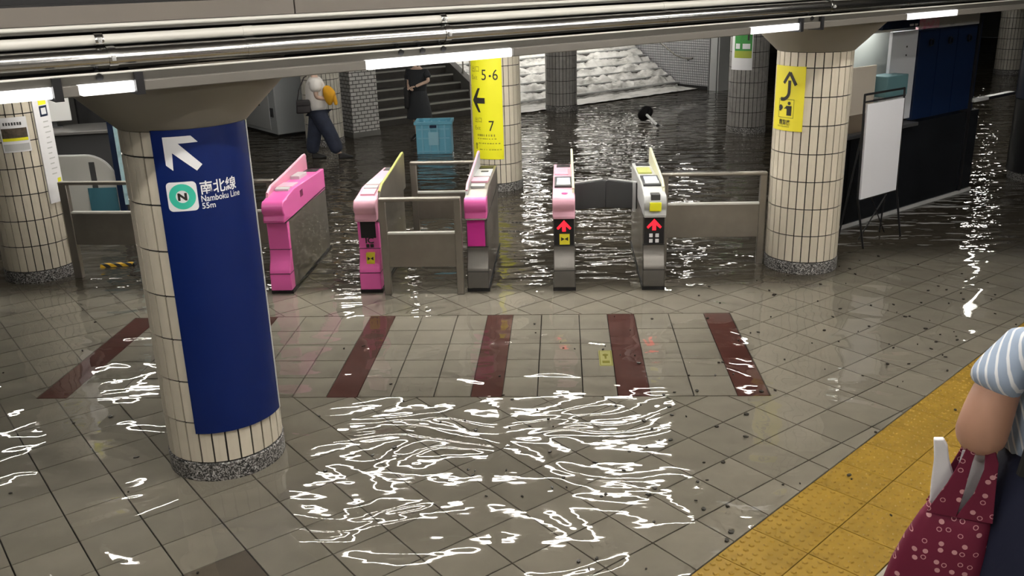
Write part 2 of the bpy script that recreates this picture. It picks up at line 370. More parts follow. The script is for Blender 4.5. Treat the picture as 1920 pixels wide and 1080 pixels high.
# skinned figures
def skin(name, pts, edges, m, parent, sub=2, root=0):
    me = bpy.data.meshes.new(name); me.from_pydata([p[:3] for p in pts], edges, []); me.update()
    o = obj(name, me, parent)
    o.modifiers.new('skin', 'SKIN').use_smooth_shade = True
    if not me.skin_vertices: bpy.context.view_layer.update()
    if not me.skin_vertices:
        bm = bmesh.new(); bm.from_mesh(me); bm.verts.layers.skin.verify(); bm.to_mesh(me); bm.free()
    for i, p in enumerate(pts):
        r_ = p[3] if isinstance(p[3], tuple) else (p[3], p[3])
        me.skin_vertices[0].data[i].radius = r_
        me.skin_vertices[0].data[i].use_root = (i == root)
    s_ = o.modifiers.new('sub', 'SUBSURF'); s_.levels = sub; s_.render_levels = sub
    me.materials.append(m); return o
def chain(n, start=0): return [(i, i+1) for i in range(start, start+n-1)]

# ================================================================== STRUCTURE
# --- floor slab and the water-covered far floor
fl = struct(MB().box(-9, 30, -8, 18, -0.25, -0.012).build('floor', M_FLOORBASE)); fl.rotation_euler.z = PHI
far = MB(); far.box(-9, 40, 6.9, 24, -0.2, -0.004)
# --- tile layout
CZ = 0.0
gap = 0.009
def clip(poly_, n, d):   # keep n.p <= d
    out = []
    for i, p in enumerate(poly_):
        q = poly_[(i+1) % len(poly_)]; a = n[0]*p[0]+n[1]*p[1]-d; b_ = n[0]*q[0]+n[1]*q[1]-d
        if a <= 0: out.append(p)
        if (a < 0 < b_) or (b_ < 0 < a):
            t = a/(a-b_); out.append((p[0]+(q[0]-p[0])*t, p[1]+(q[1]-p[1])*t))
    return out
def area(p): return abs(sum(p[i][0]*p[(i+1)%len(p)][1]-p[(i+1)%len(p)][0]*p[i][1] for i in range(len(p))))/2
STX0, STX1, STY0, STY1 = -4.085, 1.515, 6.318, 8.078
YEDGE = -2.336
TB, TA, OB, OA = 0.3555, 0.351, 1.105, 3.062
regions = [[((0,1), STY0-gap)], [((0,-1), -STY1-gap), ((0,1), 12.0)],
           [((1,0), STX0-gap), ((0,-1), -STY0+gap), ((0,1), STY1+gap)], [((-1,0), -STX1-gap), ((0,-1), -STY0+gap), ((0,1), STY1+gap)]]
tiles = []
for i in range(-22, 34):
    for j in range(-8, 26):
        b0, a0 = OB+i*TB+gap/2, OA+j*TA+gap/2
        q = [S(b0,a0), S(b0+TB-gap,a0), S(b0+TB-gap,a0+TA-gap), S(b0,a0+TA-gap)]
        q = [(p.x, p.y) for p in q]
        cx = sum(p[0] for p in q)/4; cy = sum(p[1] for p in q)/4
        if not (-8.3 < cx < 9.5 and 2.9 < cy < 12.1): continue
        q = clip(q, (YN.x, YN.y), YEDGE-gap)
        if len(q) < 3: continue
        for rg in regions:
            p = q
            for n_, d_ in rg:
                p = clip(p, n_, d_)
                if len(p) < 3: break
            if len(p) >= 3 and area(p) > 0.0008: tiles.append((p, i, j))
def px(p):
    v = Vector((p[0], p[1], -CAM_H)); z = v.dot(fw)
    return (960+F_PX*v.dot(rt)/z, 540-F_PX*v.dot(up)/z, z)
def vis(p):
    c = (sum(q[0] for q in p)/len(p), sum(q[1] for q in p)/len(p)); x, y, z = px(c)
    return area(p)/z**3 if (-60 < x < 1980 and 400 < y < 1140) else 0
tiles.sort(key=lambda t: -vis(t[0]))
rest = MB()
def slab(mb, p, z0=-0.012, z1=0.0, cx=0, cy=0):
    return mb.prism([(x-cx, y-cy) for x, y in p], z0, z1, 'z')
floor_root = fl
inv = Matrix.Rotation(-PHI, 4, 'Z')
def floor_piece(name, p, m, z1=0.0):
    loc_p = [(Vector((x, y, 0)) @ Matrix.Rotation(PHI, 3, 'Z')) for x, y in p]   # world -> slab frame
    cx = sum(v.x for v in loc_p)/len(loc_p); cy = sum(v.y for v in loc_p)/len(loc_p)
    return slab(MB(), [(v.x, v.y) for v in loc_p], -0.012, z1, cx, cy).build(name, m, fl, loc=(cx, cy, 0))
dark_c = Vector((-1.86, 4.22, 0))
for k, (p, i, j) in enumerate(tiles):
    c = Vector((sum(q[0] for q in p)/len(p), sum(q[1] for q in p)/len(p), 0))
    mm = M_FTILE_DK if (c-dark_c).length < 0.17 else M_FTILE
    if k < 300: floor_piece('floor_tile', p, mm)
    else:
        rest.prism([tuple((Vector((x, y, 0)) @ Matrix.Rotation(PHI, 3, 'Z'))[:2]) for x, y in p], -0.012, 0.0, 'z')
stuff(rest.build('floor_tile_field', M_FTILE, fl))
# gate-aligned strip of tiles with red-brown stripes
stripes = [(-4.085, -3.85), (-2.94, -2.705), (-1.815, -1.581), (-0.712, -0.477), (0.395, 0.64), (1.28, 1.515)]
joints = [-3.47, -3.10, -2.435, -2.08, -1.324, -0.995, -0.21, 0.135, 0.958]
rows = [6.318, 6.675, 7.021, 7.371, 7.699, 8.078]
for s0, s1 in stripes:
    floor_piece('stripe_tile', [(s0+.002, STY0), (s1-.002, STY0), (s1-.002, STY1), (s0+.002, STY1)], M_RED)
for (s0, s1), (n0, n1) in zip(stripes, stripes[1:]):
    xs = [s1]+[j for j in joints if s1+.05 < j < n0-.05]+[n0]
    for x0, x1 in zip(xs, xs[1:]):
        for y0, y1 in zip(rows, rows[1:]):
            g = gap/2
            floor_piece('strip_tile', [(x0+g, y0+g), (x1-g, y0+g), (x1-g, y1-g), (x0+g, y1-g)], M_FTILE)
# tactile paving: two rows of yellow blister tiles
TT = 0.345
def tactile_mesh():
    mb = MB(); h = TT/2-0.003
    mb.box(-h, h, -h, h, -0.012, 0.002)
    for ix in range(6):
        for iy in range(6):
            x, y = (ix-2.5)*TT/6, (iy-2.5)*TT/6
            n = 7
            vs = [(x+r_*cos(2*pi*k/n), y+r_*sin(2*pi*k/n), z) for r_, z in ((0.017, 0.002), (0.011, 0.0075)) for k in range(n)]
            mb.add(vs, [(k, (k+1)%n, n+(k+1)%n, n+k) for k in range(n)]+[tuple(range(n, 2*n))])
    return mb.mesh('tactile_tile', M_YEL)
tm = tactile_mesh()
yrot = math.atan2(YD.y, YD.x)
for r_ in range(2):
    for k in range(4, 34):
        c = YN*(YEDGE+TT*(r_+0.5)) + YD*(0.10+k*TT)
        if c.y < 2.6: continue
        v = c @ Matrix.Rotation(PHI, 3, 'Z')
        o = obj('tactile_tile', tm, fl, loc=(v.x, v.y, 0)); o.rotation_euler.z = yrot-PHI
# grey tiles past the strip and the foot of the near stairs
for k in range(4, 34):
    c0 = YN*(YEDGE+2*TT+0.004) + YD*(0.10+k*TT-TT/2)
    q = [c0, c0+YD*(TT-gap), c0+YD*(TT-gap)+YN*0.25, c0+YN*0.25]
    floor_piece('border_tile', [(p.x, p.y) for p in q], M_FTILE)
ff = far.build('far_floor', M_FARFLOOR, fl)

# --- near stairs, on which the photographer and the woman stand
st = thing('near_staircase', 'grey stone staircase rising out of the frame at the bottom right corner', 'staircase', YN*(-1.40), yrot)
for k in range(10):
    # local x along the strip, local y = -YN (away from the stairs)
    s = box('step', M_FTILE, st, -1.5, 12, -(k+1)*0.28, -k*0.28 if k else 0, 0, (k+1)*0.16)
    box('nosing', M_GREYL, s, -1.5, 12, -k*0.28-0.035, -k*0.28+0.002, (k+1)*0.16-0.012, (k+1)*0.16+0.004)

# --- walls, ceilings
def wall(name, m, *d):
    o = struct(MB().box(*d).build(name, m)); o.rotation_euler.z = PHI; return o
wall('wall_back', M_WALLG, -9, 40, 22.2, 22.5, 0, 2.7)
wall('wall_left', M_WALLG, -9.3, -9, -8, 24, 0, 4.6)
wall('wall_right', M_WALLG, 40, 40.3, 4, 24, 0, 2.7)
wall('wall_front', M_WALLG, -9, 30, -8.3, -8, 0, 4.6)
wall('wall_side', M_WALLG, 30, 30.3, -8, 5.3, 0, 4.6)
wall('ceiling', M_CEIL, -9, 40, 5.02, 24, 2.62, 2.8)
wall('ceiling_upper', M_FASCIA, -9, 30, -8, 5.32, 4.45, 4.6)
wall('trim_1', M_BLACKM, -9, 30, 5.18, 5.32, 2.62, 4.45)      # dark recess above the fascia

# fascia boards above the pipes
fa = sroot('beam_fascia', 'brownish grey board band above the pipes at the top of the picture', 'fascia')
E_F = 5.0
seams = [-3, 0.35, 2.32, 4.4, 6.5, 8.6, 10.7, 12.8, 15]
for s0, s1 in zip(seams, seams[1:]):
    box('panel', M_FASCIA, fa, s0+.004, s1-.004, E_F, E_F+0.03, 2.832, 2.92)
box('backing', M_BLACKM, fa, -3, 15, E_F+0.02, E_F+0.17, 2.60, 2.93)
MB().cyl((-3, E_F-0.01, 2.818), (15, E_F-0.01, 2.818), 0.012, n=10).build('trim_rail', M_PIPEW, fa, smooth=True)
box('shelf_rail', M_DUCT, fa, -3, 15, E_F-0.02, E_F+0.02, 2.795, 2.808)
# pipes
def pipe(name, label, a_, z, r_, m, clamps):
    o = sroot(name, label, 'pipe')
    MB().cyl((-3, a_, z), (15, a_, z), r_, n=32).build('pipe_run', m, o, smooth=True)
    for c in clamps:
        k = MB().cyl((c-0.02, a_, z), (c+0.02, a_, z), r_+0.005, n=24).build('clamp', M_CHROME, o, smooth=True)
        MB().box(c-0.008, c+0.008, a_-r_-0.016, a_-r_+0.004, z-0.012, z+0.012).cyl((c, a_-r_-0.024, z), (c, a_-r_-0.005, z), 0.005, n=8).build('bolt', M_GREYL, k)
    for c in (2.0, 5.2, 8.4):
        MB().cyl((c-0.03, a_, z), (c+0.03, a_, z), r_+0.002, n=24).build('coupling', m, o, smooth=True)
    return o
pipe('conduit_pipe', 'slim cream pipe, upper of the two long pipes across the top', 4.93, 2.757, 0.026, M_PIPEW, (1.24, 3.25, 7.2))
pipe('conduit_pipe', 'thick shiny metal pipe, lower of the two long pipes across the top', 4.91, 2.672, 0.052, M_CHROME, (1.28, 3.25, 7.2))
# lamp trough under the pipes
tr = sroot('lamp_trough', 'grey metal lamp trough with white lit covers under the pipes', 'light fixture')
box('channel', M_DUCT, tr, -3, 15, 4.86, 4.98, 2.560, 2.606)
MB().cyl((-3, 4.862, 2.604), (15, 4.862, 2.604), 0.006, n=8).build('edge_bead', M_PIPEW, tr)
lit = [(-3, 0.98), (1.10, 1.36), (2.66, 3.72), (6.10, 6.72), (8.35, 9.25)]
prev = -3
def cover(s0, s1, on_):
    MB().box(s0+.006, s1-.006, 4.84, 4.95, 2.505, 2.560).build('lamp_cover' if on_ else 'cover_plate', M_TROUGHL if on_ else mat('cover_grey', (0.15, 0.14, 0.125), 0.4), tr, bevel=0.006)
for s0, s1 in lit:
    if s0-prev > 0.02: cover(prev, s0, False)
    cover(s0, s1, True); prev = s1
cover(prev, 15, False)
for c in (1.0, 1.38, 6.74, 7.02):
    box('bracket', M_BLACK, tr, c-0.02, c+0.02, 4.832, 4.96, 2.49, 2.60)
for c in (1.2, 2.9, 3.05, 3.2, 6.9): MB().cyl((c, 4.85, 2.585), (c, 4.90, 2.61), 0.018, 0.012, n=10).build('sensor_knob', M_BLACK, tr)

# ================================================================== COLUMNS
NT, RC = 28, 0.365
ROWH, Z0 = 0.2785, 0.128
def tile_mesh(h):
    g = 0.011; t = (2*pi/NT)/2-g/2/RC
    return MB().patch(RC-0.012, RC, -t, t, g/2, h-g/2, n=2).mesh('tile', M_TILE)
T_FULL, T_TOP = tile_mesh(ROWH), tile_mesh(2.225-Z0-7*ROWH)
def column(name, label, x, y, single=True, skip=None, capital=True, rot=0.0, tm_=None):
    o = thing(name, label, 'column', (x, y, 0))
    MB().lathe([(RC-0.010, 0.1), (RC-0.010, 2.24)], n=56).build('core', M_GROUT, o, smooth=True)
    MB().lathe([(0.372, 0), (0.372, 0.116), (0.366, 0.122), (0.35, 0.122)], n=48).build('granite_base', M_GRANITE, o, smooth=True)
    if capital:
        MB().lathe([(0.368, 2.228), (0.372, 2.224), (0.70, 2.545), (0.74, 2.615)], n=56).build('capital', M_CAP, o, smooth=True)
    else:
        MB().lathe([(0.36, 2.2), (0.36, 2.62)], n=40).build('collar', M_CAP, o, smooth=True)
    alltiles = MB()
    for r_ in range(8):
        z = Z0+r_*ROWH
        for k in range(NT):
            t = 2*pi*k/NT+rot; td = math.degrees(math.atan2(sin(t), cos(t)))
            if skip and any(a+9 < td < b_-9 and z0 < z and z+ROWH < z1+0.1 for a, b_, z0, z1 in skip): continue
            if single:
                c = obj('tile', T_FULL if r_ < 7 else T_TOP, o, loc=(0, 0, z)); c.rotation_euler.z = t
            else:
                g = 0.013; h = ROWH if r_ < 7 else 2.225-Z0-7*ROWH; tt = pi/NT-g/2/RC
                alltiles.patch(RC-0.012, RC, t-tt, t+tt, z+g/2, z+h-g/2, n=1)
    if not single: stuff(alltiles.build('tile_cladding', tm_ or M_TILE_PLAIN, o))
    return o
CA, CD, CE, CB = (-2.269, 5.451), (2.506, 9.545), (-5.79, 9.53), (-0.967, 13.58)
column('tiled_column', 'large cream tiled column in front wearing the tall blue line sign', *CA, skip=[(-4, 87, 0.4, 2.3)], rot=rad(2))
column('tiled_column', 'cream tiled column right of the gates with yellow pictogram plate', *CD, rot=rad(5))
column('tiled_column', 'cream tiled column at the left edge with poster and white strip sign', *CE, rot=rad(3))
column('tiled_column', 'tiled column standing in water behind the gates with yellow exit sign', *CB, rot=rad(4))
column('tiled_column', 'tiled column, dimness put into its tile colour, in the water carrying a green poster', 3.55, 18.2, single=False, tm_=M_TILE_DIM)
column('tiled_column', 'tiled column, dimness put into its tile colour, in front of the white water stairs', -0.02, 21.78, single=False, tm_=M_TILE_DIM)
column('tiled_column', 'tiled column behind the walking person with the white shirt', -4.60, 17.75, single=False)
column('tiled_column', 'far tiled column at the top right corner beyond the blue booth', 12.5, 27.2, single=False)
nc = column('tiled_column', 'navy clad column cut off by the right edge of the picture', 6.83, 13.56, single=False)
MB().lathe([(0.40, 0.13), (0.40, 1.15)], n=40).build('lower_cladding', M_BLACK, nc, smooth=True)
MB().lathe([(0.405, 1.16), (0.405, 2.2)], n=40).build('upper_cladding', M_NAVY, nc, smooth=True)

# ================================================================== SIGNS
# tall blue sign wrapped on the front column
sg = thing('line_sign', 'tall curved blue sign with white arrow and green N line mark', 'sign', (*CA, 0))
t0, t1 = rad(-4.2), rad(88)
MB().patch(0.366, 0.386, t0, t1, 0.345, 2.232, n=40).build('panel', M_SIGNB, sg, smooth=True)
MB().patch(0.364, 0.390, t1, t1+rad(2.0), 0.345, 2.232, n=2).build('edge_trim', M_GREYL, sg)
MB().patch(0.364, 0.388, t0-rad(0.8), t0, 0.345, 2.232, n=2).build('edge_trim', M_SIGNB, sg)
RS = 0.3875
W = wrapper(RS, 0.0)
def U(td): return rad(td)*RS
arrow = [(4.6,2.195),(27.4,2.197),(32.6,2.158),(16.5,2.156),(33.9,2.029),(28.9,1.996),(10.9,2.105),(10.1,2.004),(4.6,2.036)]
printed('arrow', merge(poly(*[(U(a), z) for a, z in arrow])), M_PRINTW, sg, W, 0.01)
bd = printed('line_badge', rrect(U(1.8), 1.768, U(26.6), 1.938, 0.025), M_PRINTW, sg, W, 0.01)
W2 = wrapper(RS+0.0012, 0.0); W3 = wrapper(RS+0.0020, 0.0)
bc = U(14.3)
printed('green_ring', ring(bc, 1.853, 0.036, 0.074), M_TEAL, bd, W2, 0.01)
printed('letter', text2d('N', 0.056, bc, 1.833, 'CENTER', 1.25, 0.003), M_PRINTK, bd, W2, 0.01)
ut = U(28.8)
printed('station_line_text', text2d('南北線', 0.083, ut, 1.862, 'LEFT', 0.92, 0.0012), M_PRINTW, sg, W, 0.01)
printed('latin_text', text2d('Namboku Line', 0.052, ut, 1.813, 'LEFT', 0.80, 0.0006), M_PRINTW, sg, W, 0.01)
printed('distance_text', text2d('55m', 0.048, ut, 1.772, 'LEFT', 0.95, 0.0006), M_PRINTW, sg, W, 0.01)

# yellow exit sign on the column behind the gates
sg = thing('exit_sign', 'tall yellow exit sign with black arrow, 5・6 and 7', 'sign', (*CB, 0))
ta, tb = rad(-60), rad(19)
MB().patch(0.366, 0.376, ta, tb, 0.49, 2.15, n=24).build('panel', M_SIGNY, sg, smooth=True)
W = wrapper(0.3775, 0.0)
def U(td): return rad(td)*0.3775
printed('exit_numbers', merge(text2d('5', 0.21, U(-27), 1.615, 'LEFT', 0.85), text2d('6', 0.21, U(-2), 1.615, 'LEFT', 0.85), disc(U(-6.5), 1.67, 0.016)), M_PRINTK, sg, W, 0.02)
printed('exit_kanji', text2d('出口', 0.095, U(-55), 1.73, 'LEFT', 0.85), M_PRINTG, sg, W, 0.02); printed('exit_latin', text2d('Exit', 0.085, U(-55), 1.62, 'LEFT', 0.9), M_PRINTG, sg, W, 0.02)
ar = [(-54, 1.325), (-37, 1.50), (-31, 1.50), (-40, 1.365), (-20, 1.365), (-20, 1.285), (-40, 1.285), (-31, 1.16), (-37, 1.16)]
printed('arrow', poly(*[(U(a), z) for a, z in ar]), M_PRINTK, sg, W, 0.02)
printed('exit_number', text2d('7', 0.21, U(-14), 0.90, 'LEFT', 0.85), M_PRINTK, sg, W, 0.02)
printed('exit_kanji', text2d('出口', 0.085, U(-50), 1.02, 'LEFT', 0.85), M_PRINTG, sg, W, 0.02); printed('exit_latin', text2d('Exit', 0.08, U(-50), 0.91, 'LEFT', 0.9), M_PRINTG, sg, W, 0.02)
ln = []
for z, x0, x1, h in ((0.835, -42, 2, 0.03), (0.785, -42, 0, 0.012), (0.72, -40, 12, 0.014), (0.63, -38, 12, 0.01)):
    x = x0
    while x < x1:
        ln.append(rect(U(x), z-h/2, U(x+random.uniform(2, 5)), z+h/2)); x += random.uniform(5, 7)
ln.append(disc(U(-46), 0.70, 0.022)); ln.append(rect(U(-48), 0.63, U(-44), 0.68)); ln.append(rect(U(-46), 2.09, U(-36), 2.14))
printed('small_print', merge(*ln), M_PRINTG, sg, W, 0.02)

# yellow pictogram plate on the right column
sg = thing('pictogram_sign', 'yellow plate with curved arrow and person pictogram on the right column', 'sign', (*CD, 0))
ta, tb = rad(-84), rad(-26)
MB().patch(0.366, 0.378, ta, tb, 1.465, 2.09, n=20).build('panel', M_SIGNY2, sg, smooth=True)
W = wrapper(0.380, 0.0)
def U(td): return rad(td)*0.38
c0 = U(-53)
curve = []
for i in range(9):
    t = rad(-90+i*11.25*1.0); curve.append((c0-0.055+0.075*cos(t), 1.845+0.075*sin(t)))
def band(path, wd):
    parts = []
    for a, b_ in zip(path, path[1:]):
        d = Vector((b_[0]-a[0], b_[1]-a[1])).normalized(); n_ = Vector((-d.y, d.x))*wd/2
        parts.append(poly((a[0]-n_.x, a[1]-n_.y), (b_[0]-n_.x+d.x*.004, b_[1]-n_.y+d.y*.004), (b_[0]+n_.x+d.x*.004, b_[1]+n_.y+d.y*.004), (a[0]+n_.x, a[1]+n_.y)))
    return merge(*parts)
printed('curved_arrow', merge(band([(c0-0.085, 1.77)]+curve+[(c0+0.02, 1.95)], 0.034), band([(c0-0.05, 1.925), (c0+0.02, 2.03)], 0.032), band([(c0+0.02, 2.03), (c0+0.09, 1.915)], 0.032)), M_PRINTK, sg, W, 0.02)
printed('pictogram_frame', frame(c0-0.105, 1.59, c0+0.085, 1.80-0.025, 0.007), M_PRINTG, sg, W, 0.02)
printed('pictogram', merge(disc(c0+0.03, 1.735, 0.017), poly((c0, 1.71), (c0+0.06, 1.71), (c0+0.06, 1.615), (c0+0.005, 1.615), (c0+0.005, 1.675), (c0-0.025, 1.69), (c0-0.03, 1.675)), disc(c0-0.075, 1.69, 0.026), rect(c0-0.095, 1.655, c0-0.07, 1.70)), M_PRINTK, sg, W, 0.02)
printed('caption', merge(text2d('精算機', 0.058, c0-0.085, 1.525, 'LEFT', 0.8, 0.0008), text2d('Fare Adjustment', 0.022, c0-0.105, 1.500, 'LEFT', 1.0)), M_PRINTK, sg, W, 0.02)

# white strip sign and poster on the left column
sg = thing('strip_sign', 'tall narrow white sign with yellow top on the left column', 'sign', (*CE, 0))
MB().patch(0.366, 0.385, rad(64), rad(102), 0.83, 2.1, n=10).build('panel', M_PRINTW, sg, smooth=True)
W = wrapper(0.387, 0.0)
def U(td): return rad(td)*0.387
printed('yellow_top', rect(U(74), 1.86, U(92), 2.1), M_SIGNY, sg, W, 0.02)
printed('dark_mark', merge(frame(U(74), 1.74, U(92), 1.85, 0.022)), M_NAVY, sg, W, 0.02)
printed('yellow_tag', rect(U(86), 1.0, U(96), 1.08), M_SIGNY, sg, W, 0.02)
ln = []
for k in range(11):
    z = 1.68-k*0.055; ln.append(rect(U(76+random.uniform(0, 3)), z, U(84+random.uniform(0, 8)), z+0.012))
printed('small_print', merge(*ln), M_GREYL, sg, W, 0.02)
sg = thing('poster', 'small poster with dark band and yellow stripe on the left column', 'poster', (*CE, 0))
MB().patch(0.366, 0.370, rad(10), rad(51), 1.415, 1.77, n=10).build('sheet', M_PRINTW, sg, smooth=True)
W = wrapper(0.3715, 0.0)
def U(td): return rad(td)*0.3715
printed('picture_band', rect(U(12), 1.56, U(49), 1.66), mat('poster_brown', (0.10, 0.075, 0.05), 0.6, var=0.6, scale=25), sg, W, 0.02)
printed('yellow_band', rect(U(12), 1.53, U(49), 1.56), M_SIGNY, sg, W, 0.02)
printed('title', merge(*[rect(U(16+4*k), 1.69, U(18.5+4*k), 1.72) for k in range(7)]), M_GREYD, sg, W, 0.02)
printed('grey_band', rect(U(12), 1.43, U(49), 1.50), M_GREYL, sg, W, 0.02)
# green poster on the far column
sg = thing('poster', 'green and white poster on the far dimmed column', 'poster', (3.55, 18.2, 0))
MB().patch(0.366, 0.372, rad(-70), rad(-2), 1.20, 2.1, n=10).build('sheet', M_PRINTW, sg, smooth=True)
W = wrapper(0.374, 0.0)
def U(td): return rad(td)*0.374
printed('green_field', rect(U(-58), 1.55, U(-5), 2.08), mat('poster_green', (0.05, 0.30, 0.06), 0.5, var=0.3, scale=12), sg, W, 0.02)
printed('olive_band', rect(U(-58), 1.42, U(-5), 1.55), mat('poster_olive', (0.36, 0.42, 0.05), 0.5), sg, W, 0.02)
printed('white_boxes', merge(rect(U(-54), 1.585, U(-40), 1.68), rect(U(-32), 1.585, U(-10), 1.68), rect(U(-54), 1.95, U(-36), 2.05)), M_PRINTW, sg, wrapper(0.3755, 0), 0.02)
printed('dark_figure', rect(U(-18), 1.74, U(-13), 2.0), M_PRINTK, sg, wrapper(0.3755, 0), 0.02)

# ================================================================== TICKET GATES
GW, GY0, GY1 = 0.213, 8.74, 10.40
def gate(x, label, front, nose, top, fin_side, fin_m, kind):
    o = thing('ticket_gate', label, 'ticket gate', (x, GY0, 0), 0, 'row of ticket gates')
    h = GW/2; L = GY1-GY0
    bw = h-0.004
    # stainless carcass
    MB().prism([(0.13, 0.035), (L, 0.035), (L, 0.735), (0.13, 0.735)], -bw, bw, 'x').build('body', M_STEEL, o, bevel=0.006)
    MB().box(-h-0.006, h+0.006, 0.02, L+0.02, 0, 0.038).build('plinth', M_BLACK, o)
    # moulded front: foot, waist, panel
    fp = [(0.0, 0.038), (0.14, 0.038), (0.14, 0.738), (0.075, 0.738), (0.085, 0.455), (0.080, 0.40), (0.055, 0.33), (0.015, 0.26), (0.002, 0.22)]
    fo = MB().prism(fp, -h, h, 'x').build('front_panel', front, o, bevel=0.008)
    for z in (0.215, 0.448): MB().box(-h-0.001, h+0.001, 0.0+(z > 0.3)*0.083, 0.13, z-0.003, z+0.003).build('seam', M_BLACK, fo)
    # top cover with rounded nose
    tp = [(-0.01, 0.745)]+[(0.05-0.075*cos(rad(a)), 0.885+0.075*sin(rad(a))) for a in (-60, -30, 0, 25, 50, 72)]+[(0.30, 0.985), (0.42, 1.0), (L, 0.955), (L, 0.72), (L-0.05, 0.715)]
    to = MB().prism(tp, -h, h, 'x').build('top_cover', top, o, bevel=0.008)
    MB().prism([(-0.015, 0.76)]+[(0.05-0.078*cos(rad(a)), 0.885+0.078*sin(rad(a))) for a in (-60, -30, 0, 25, 50, 72)]+[(0.16, 0.962), (0.16, 0.76)], -h-0.003, h+0.003, 'x').build('nose', nose, o, bevel=0.01)
    MB().box(-h-0.0015, h+0.0015, 0.03, L, 0.735, 0.747).build('seam', M_BLACK, o)
    # things on the sloping top
    def on_top(name, m, y0, y1, x0, x1, hh=0.012):
        def zt(y): return 0.985+(y-0.30)*0.125 if y < 0.42 else 1.0-(y-0.42)*0.045/(L-0.42)
        return MB().prism([(y0, zt(y0)-0.02), (y1, zt(y1)-0.02), (y1, zt(y1)+hh), (y0, zt(y0)+hh)], x0, x1, 'x').build(name, m, to, bevel=0.003)
    on_top('card_slot_bezel', M_GREYL, 0.34, 0.42, -0.07, 0.07, 0.02)
    on_top('vent', M_BLACK, L-0.22, L-0.05, -0.075, 0.075, 0.006)
    if kind == 'plain':
        on_top('display', M_GREYL, 0.95, 1.25, -0.08, 0.02, 0.035); on_top('reader_pad', M_PINKL, 0.48, 0.72, -0.085, 0.07)
        MB().box(h-0.001, h+0.002, 0.62, 0.72, 0.86, 0.93).build('logo_mark', mat('plum_mark', (0.20, 0.02, 0.09), 0.5), o)
    elif kind == 'screen':
        on_top('display', M_WHITE, 0.50, 0.78, -0.08, 0.06, 0.02); on_top('reader_pad', M_PINKL, 0.16, 0.32, -0.07, 0.07, 0.02)
        MB().box(-0.075, 0.075, 0.068, 0.10, 0.56, 0.735).build('black_display', M_BLACK, fo)
        fpt = lambda u, v: Vector((u, 0.0735, v))
        printed('ic_mark', merge(text2d('IC', 0.085, -0.04, 0.505, 'LEFT', 1.1, 0.002), rect(-0.03, 0.46, 0.0, 0.495), rect(0.01, 0.46, 0.045, 0.495)), M_PRINTK, fo, fpt)
        sk = MB().prism([(-0.032, 0.30), (0.05, 0.30), (0.05, 0.41), (-0.032, 0.41)], 0.036, 0.09, 'y').build('yellow_sticker', M_SIGNY2, fo)
        printed('sticker_mark', merge(poly((-0.02, 0.375), (0.01, 0.355), (-0.02, 0.335)), poly((0.04, 0.375), (0.01, 0.355), (0.04, 0.335))), M_PRINTK, sk, lambda u, v: Vector((u, 0.0345, v)))
    elif kind == 'magenta':
        on_top('display', M_GREYL, 0.85, 1.30, -0.09, 0.09, 0.02); on_top('reader_pad', M_PINKL, 0.55, 0.80, -0.085, 0.085, 0.02)
        on_top('dark_button', M_GREYD, 1.10, 1.16, -0.03, 0.05, 0.028)
        MB().box(-h+0.012, h-0.028, 0.066, 0.10, 0.46, 0.725).build('magenta_plate', M_MAG, fo)
    else:
        pad = M_PINKL if kind == 'red_pink' else M_LIME
        on_top('display', M_GREYD, 0.30, 0.72, -0.09, 0.09, 0.022)
        on_top('lit_display', M_SCREEN, 0.36, 0.64, -0.065, 0.065, 0.025)
        on_top('reader_pad', pad, 0.92, 1.25, -0.09, 0.05, 0.018)
        bp = MB().box(-h+0.01, h-0.01, 0.066, 0.10, 0.46, 0.735).build('black_display', M_BLACK, fo)
        fpt = lambda u, v: Vector((u, 0.0645, v))
        printed('red_arrow', merge(poly((0, 0.715), (0.072, 0.635), (0.058, 0.618), (0.018, 0.655), (-0.018, 0.655), (-0.058, 0.618), (-0.072, 0.635)), rect(-0.018, 0.60, 0.018, 0.66)), M_LEDRED, bp, fpt)
        if kind == 'red_pink':
            sk = MB().box(-0.045, 0.055, 0.060, 0.07, 0.468, 0.575).build('yellow_sticker', M_SIGNY2, bp)
            printed('sticker_mark', merge(poly((-0.03, 0.545), (0.005, 0.525), (-0.03, 0.505)), poly((0.04, 0.545), (0.005, 0.525), (0.04, 0.505))), M_PRINTK, sk, lambda u, v: Vector((u, 0.0585, v)))
            MB().lathe([(0.03, 0.0), (0.03, 0.012)], n=20).build('reader_ring', M_PINK, to, loc=(0.01, 0.13, 0.96))
        else:
            printed('white_marks', merge(*[rect(a-0.017, z, a+0.017, z+0.038) for a in (-0.03, 0.03) for z in (0.475, 0.53)]), M_PRINTW, bp, fpt)
            MB().box(-0.055, 0.055, -0.038, 0.0, 0.815, 0.90).build('yellow_tag', M_SIGNY, o, bevel=0.004)
            MB().box(-0.045, 0.045, -0.02, 0.08, 0.915, 0.975).build('coin_slot', M_GREYD, o, bevel=0.004)
    # guide fin
    fx = (h+0.013 if kind == 'screen' else h-0.012)*fin_side
    fpoly = [(0.10, 0.90), (0.16, 1.0), (0.30, 1.045), (0.85, 1.075), (L-0.10, 1.125), (L-0.03, 1.12), (L, 1.09), (L, 0.90)]
    if kind == 'screen': fpoly = [(0.06, 0.72)]+fpoly[:-1]+[(L, 0.72)]
    fi = MB().prism(fpoly, fx-0.011, fx+0.011, 'x').build('guide_fin', fin_m, o, bevel=0.004)
    edge = [p for p in fpoly if p[1] > 0.95]
    MB().tube([(fx, y, z+0.004) for y, z in edge], 0.013, 8).build('fin_edge', M_LIME if kind == 'screen' else M_CREAMFIN if fin_side > 0 else M_PINKL, fi, smooth=True)
    return o, h, L
PP = mat('pink_translucent', (0.85, 0.38, 0.52), 0.3, alpha=0.75)
